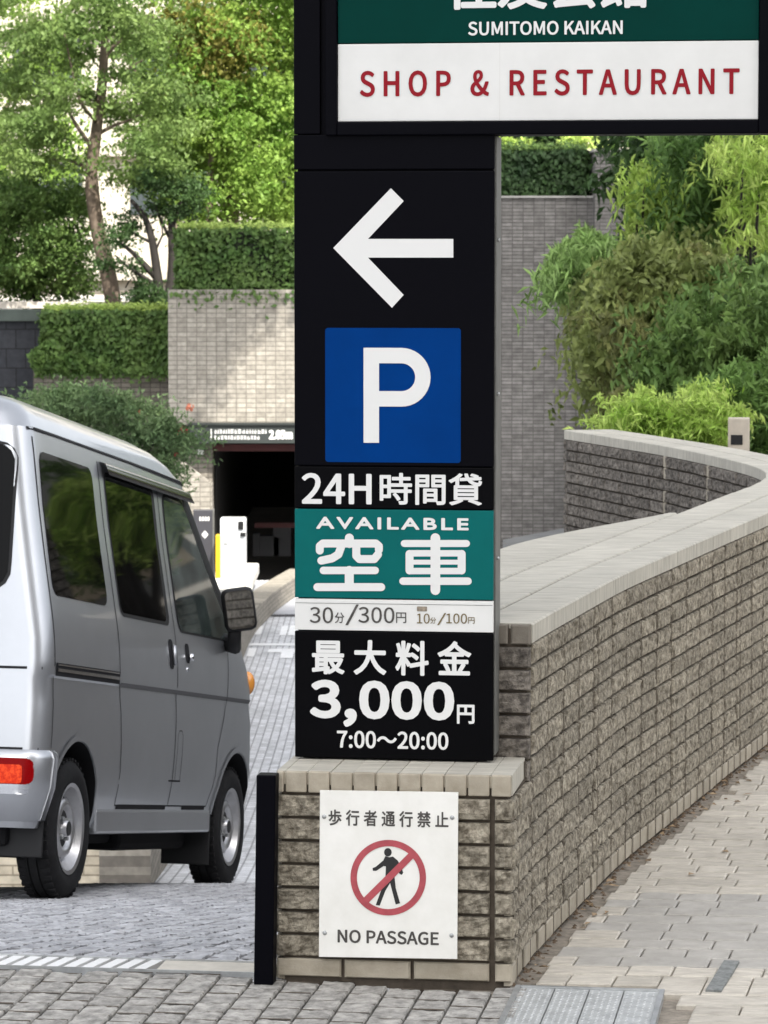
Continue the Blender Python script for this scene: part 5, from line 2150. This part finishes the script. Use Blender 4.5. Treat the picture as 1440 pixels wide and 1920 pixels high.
def shrub(name, label, Y, boxes, mat, seed, nl, size, rad, aspect=.4, droop=.4, flat=.6, up=.4, cat='shrub', base=None, stems=5, bark=M_bark_dark, dy=1.0, group=None):
    """boxes: (px, py, spread_x, spread_y, clumps)"""
    g = np.random.default_rng(seed)
    cen = []
    for px, py, sx, sy, n_ in boxes:
        for _ in range(n_):
            cen.append(tuple(PX(g.normal(px, sx), g.normal(py, sy), Y + g.uniform(-dy, dy))))
    bx = base if base else boxes[0][0]
    b0 = Vector((PX(bx, 900, Y).x, Y, -.05))
    t = empty(name, tuple(b0), label=label, cat=cat, group=group)
    inv = Matrix.Translation(-b0)
    m = MB()
    for k in range(stems):
        c = Vector(cen[int(g.integers(0, len(cen)))])
        mid_ = b0.lerp(c, .55) + Vector((g.normal(0, .1), g.normal(0, .1), .25))
        m.tube(catmull([b0 + Vector((g.normal(0, .06), g.normal(0, .06), 0)), mid_, c], .2), [.03, .006], 6) if False else m.tube([b0 + Vector((g.normal(0, .06), g.normal(0, .06), 0)), mid_, c], [.035, .02, .006], 6)
    o = m.obj('stems', [bark], t, True)
    o.matrix_parent_inverse = inv
    o = leaf_mesh('foliage', mat, t, sprays(g, cen, [g.uniform(*rad) * 1.2 for _ in cen], int(nl * 1.15), droop, flat), size * .9, aspect, up, droop, seed)
    o.matrix_parent_inverse = inv
    return t


LF_feather = leaf_mat('leaf_feather', (.06, .125, .03), (.20, .33, .085), vscale=1.4, trans=.4, island=.25)
LF_olive2 = leaf_mat('leaf_olive_green', (.10, .135, .035), (.31, .36, .12), vscale=1.6, trans=.35, island=.28)
shrub('evergreen_tree', 'tall dark evergreen filling the upper right behind the curved wall', 30, [(1300, 300, 60, 50, 70), (1390, 420, 50, 80, 80), (1285, 430, 32, 60, 46), (1420, 600, 40, 80, 60), (1330, 520, 55, 60, 60), (1375, 220, 45, 40, 50), (1430, 300, 30, 60, 40),  (1350, 660, 60, 60, 50)],
      LF_dark, 101, 130, .13, (.16, .30), aspect=.42, cat='tree', base=1350, stems=14, droop=.6)
shrub('feathery_tree', 'fine leaved green tree with drooping sprays under the board at right', 27.5, [(1400, 320, 40, 50, 20), (1340, 400, 45, 60, 24), (1430, 470, 30, 50, 20), (1310, 470, 34, 50, 18), (1380, 540, 45, 40, 20), (1320, 280, 40, 20, 14), (1420, 640, 30, 60, 22), (1330, 620, 50, 40, 20)],
      LF_feather, 102, 110, .11, (.14, .28), aspect=.3, cat='tree', base=1410, stems=10, droop=.9, bark=M_bark)
shrub('leafy_shrub', 'mid green leafy shrub at right edge above the bollard', 24, [(1400, 660, 45, 50, 44), (1330, 700, 40, 40, 34), (1420, 750, 30, 40, 34), (1360, 770, 40, 30, 26), (1320, 640, 40, 36, 26), (1420, 560, 24, 40, 20), (1270, 700, 30, 40, 24), (1300, 750, 30, 26, 20)], LF_mid, 103, 120, .09, (.11, .22), aspect=.36, base=1390, stems=8, droop=.7)
shrub('olive_shrub', 'dense brownish olive shrub in front of the grey pier', 25.5, [(1182, 600, 35, 50, 60), (1142, 620, 22, 45, 34), (1232, 560, 38, 40, 44), (1212, 680, 29, 40, 36), (1292, 590, 34, 45, 36), (1252, 710, 22, 30, 20), (1192, 720, 18, 35, 20), (1222, 510, 34, 28, 26), (1312, 510, 34, 30, 22), (1162, 550, 22, 30, 20)],
      LF_olive2, 105, 130, .085, (.10, .2), aspect=.42, droop=.9, base=1190, stems=10)
shrub('brown_shrub', 'bronze tinged shrub mixed into the green in front of the pier', 25.0, [(1162, 620, 28, 50, 10), (1222, 590, 42, 50, 12), (1312, 560, 34, 40, 9), (1182, 690, 22, 30, 5)], LF_brown, 106, 110, .085, (.08, .16), aspect=.42, droop=.9, base=1150, stems=5)
shrub('bamboo', 'pale green feathery bamboo spray leaning over the grey wall', 27, [(1085, 490, 22, 14, 22), (1052, 512, 10, 12, 12), (1110, 470, 18, 14, 12), (1105, 448, 8, 8, 5), (1130, 510, 18, 24, 14), (1066, 472, 8, 8, 4)], LF_bamboo, 107, 95, .12, (.08, .17), aspect=.2, droop=1.1, cat='bamboo', base=1150, stems=5)
shrub('bamboo', 'bright yellow green bamboo tall against the grey pier', 28, [(1206, 350, 10, 22, 9), (1216, 400, 12, 26, 11), (1235, 460, 16, 28, 13), (1230, 505, 14, 16, 8), (1275, 350, 12, 26, 9), (1204, 322, 5, 8, 3), (1250, 410, 14, 30, 6)], LF_yellow, 109, 70, .13, (.08, .19), aspect=.2, droop=1.1, cat='bamboo', base=1215, stems=6)
shrub('bamboo', 'yellow green bamboo leaves at the right edge under the board', 26, [(1415, 300, 24, 30, 12), (1395, 390, 18, 30, 8), (1430, 420, 12, 30, 6), (1380, 272, 30, 12, 8), (1300, 500, 36, 24, 7), (1390, 580, 30, 30, 8), (1290, 640, 30, 30, 6), (1250, 560, 20, 20, 4)], LF_yellow, 111, 55, .12, (.08, .19), aspect=.2, droop=1.1, cat='bamboo', base=1420, stems=6)
shrub('ground_shrub', 'low yellow green feathery shrub along the far curved wall', 19.5, [(1170, 780, 16, 8, 12), (1220, 775, 24, 12, 18), (1275, 790, 28, 12, 18), (1325, 812, 26, 10, 14), (1210, 805, 30, 10, 12), (1300, 755, 24, 14, 10), (1270, 830, 40, 10, 14), (1345, 790, 20, 14, 8)], LF_yellow, 113, 110, .07, (.07, .16), aspect=.22, droop=.5, base=1240, stems=6, dy=.5)
shrub('ground_shrub', 'olive green low shrub behind the bollard at right edge', 20.5, [(1400, 800, 36, 24, 28), (1350, 765, 30, 24, 18), (1440, 750, 24, 34, 16), (1440, 840, 24, 14, 12)], LF_feather, 115, 110, .08, (.08, .17), aspect=.26, droop=.6, base=1400, stems=6, dy=.5)
# dark greenery above the grey wall's hedge
shrub('background_tree', 'dark tree crown above the hedge of the tall grey wall', 48, [(990, 248, 45, 8, 40), (1040, 225, 40, 12, 30), (1320, 222, 30, 12, 16)], LF_dark, 117, 120, .14, (.18, .34), cat='tree', base=1060, stems=6)
shrub('background_shrub', 'small yellow green shoots above the dark hedge', 45, [(1090, 263, 16, 5, 8), (960, 272, 16, 4, 5)], LF_yellow, 119, 70, .10, (.10, .18), aspect=.3, base=1080, stems=3)

# little beige bollard light
bo = empty('bollard_light', tuple(Vector((PX(1385, 850, 17.3).x, 17.3, 0))), (0, 0, R(-6)), 'small square beige bollard light behind the far curved wall', 'bollard')
hz_ = PX(1385, 784, 17.3).z
M_bo = pm('beige_stone', (.46, .41, .34), rough=.8, var=.12, vscale=12)
m = MB()
m.box(-.055, .055, 0, .10, 0, hz_, ch=.006)
m.obj('body', [M_bo], bo)
m = MB()
m.box(-.040, .020, -.004, .01, hz_ - .135, hz_ - .085, ch=.002)
m.obj('lamp_louvre', [M_trim], bo)

for o in bpy.data.objects:
    k = o.name.split('.')[0]
    gname = {'clipped_hedge': 'clipped hedges on top of walls', 'bamboo': 'bamboo by the curved wall', 'ground_shrub': 'low shrubs behind the far curved wall', 'background_tree': 'trees standing far behind'}.get(k)
    if gname and 'category' in o:
        o['group'] = gname

# unseen tower added behind the camera to keep this street corner in shade
tw_ = empty('shading_tower', (24, -40, 0), label='tall pale unseen tower added behind the viewer to shade the corner', cat='building')
m = MB()
m.box(-20, 22, -20, 0, 0, 109)
m.obj('wall', [pm('tower_stone', (.42, .40, .37), rough=.7, var=.08, vscale=.3)], tw_)
m = MB()
for k in range(28):
    m.box(-19, 21, .002, .05, 2 + k * 3.7, 4.0 + k * 3.7)
m.obj('window_bands', [pm('tower_glass', (.04, .05, .06), rough=.1)], tw_)

#@@END
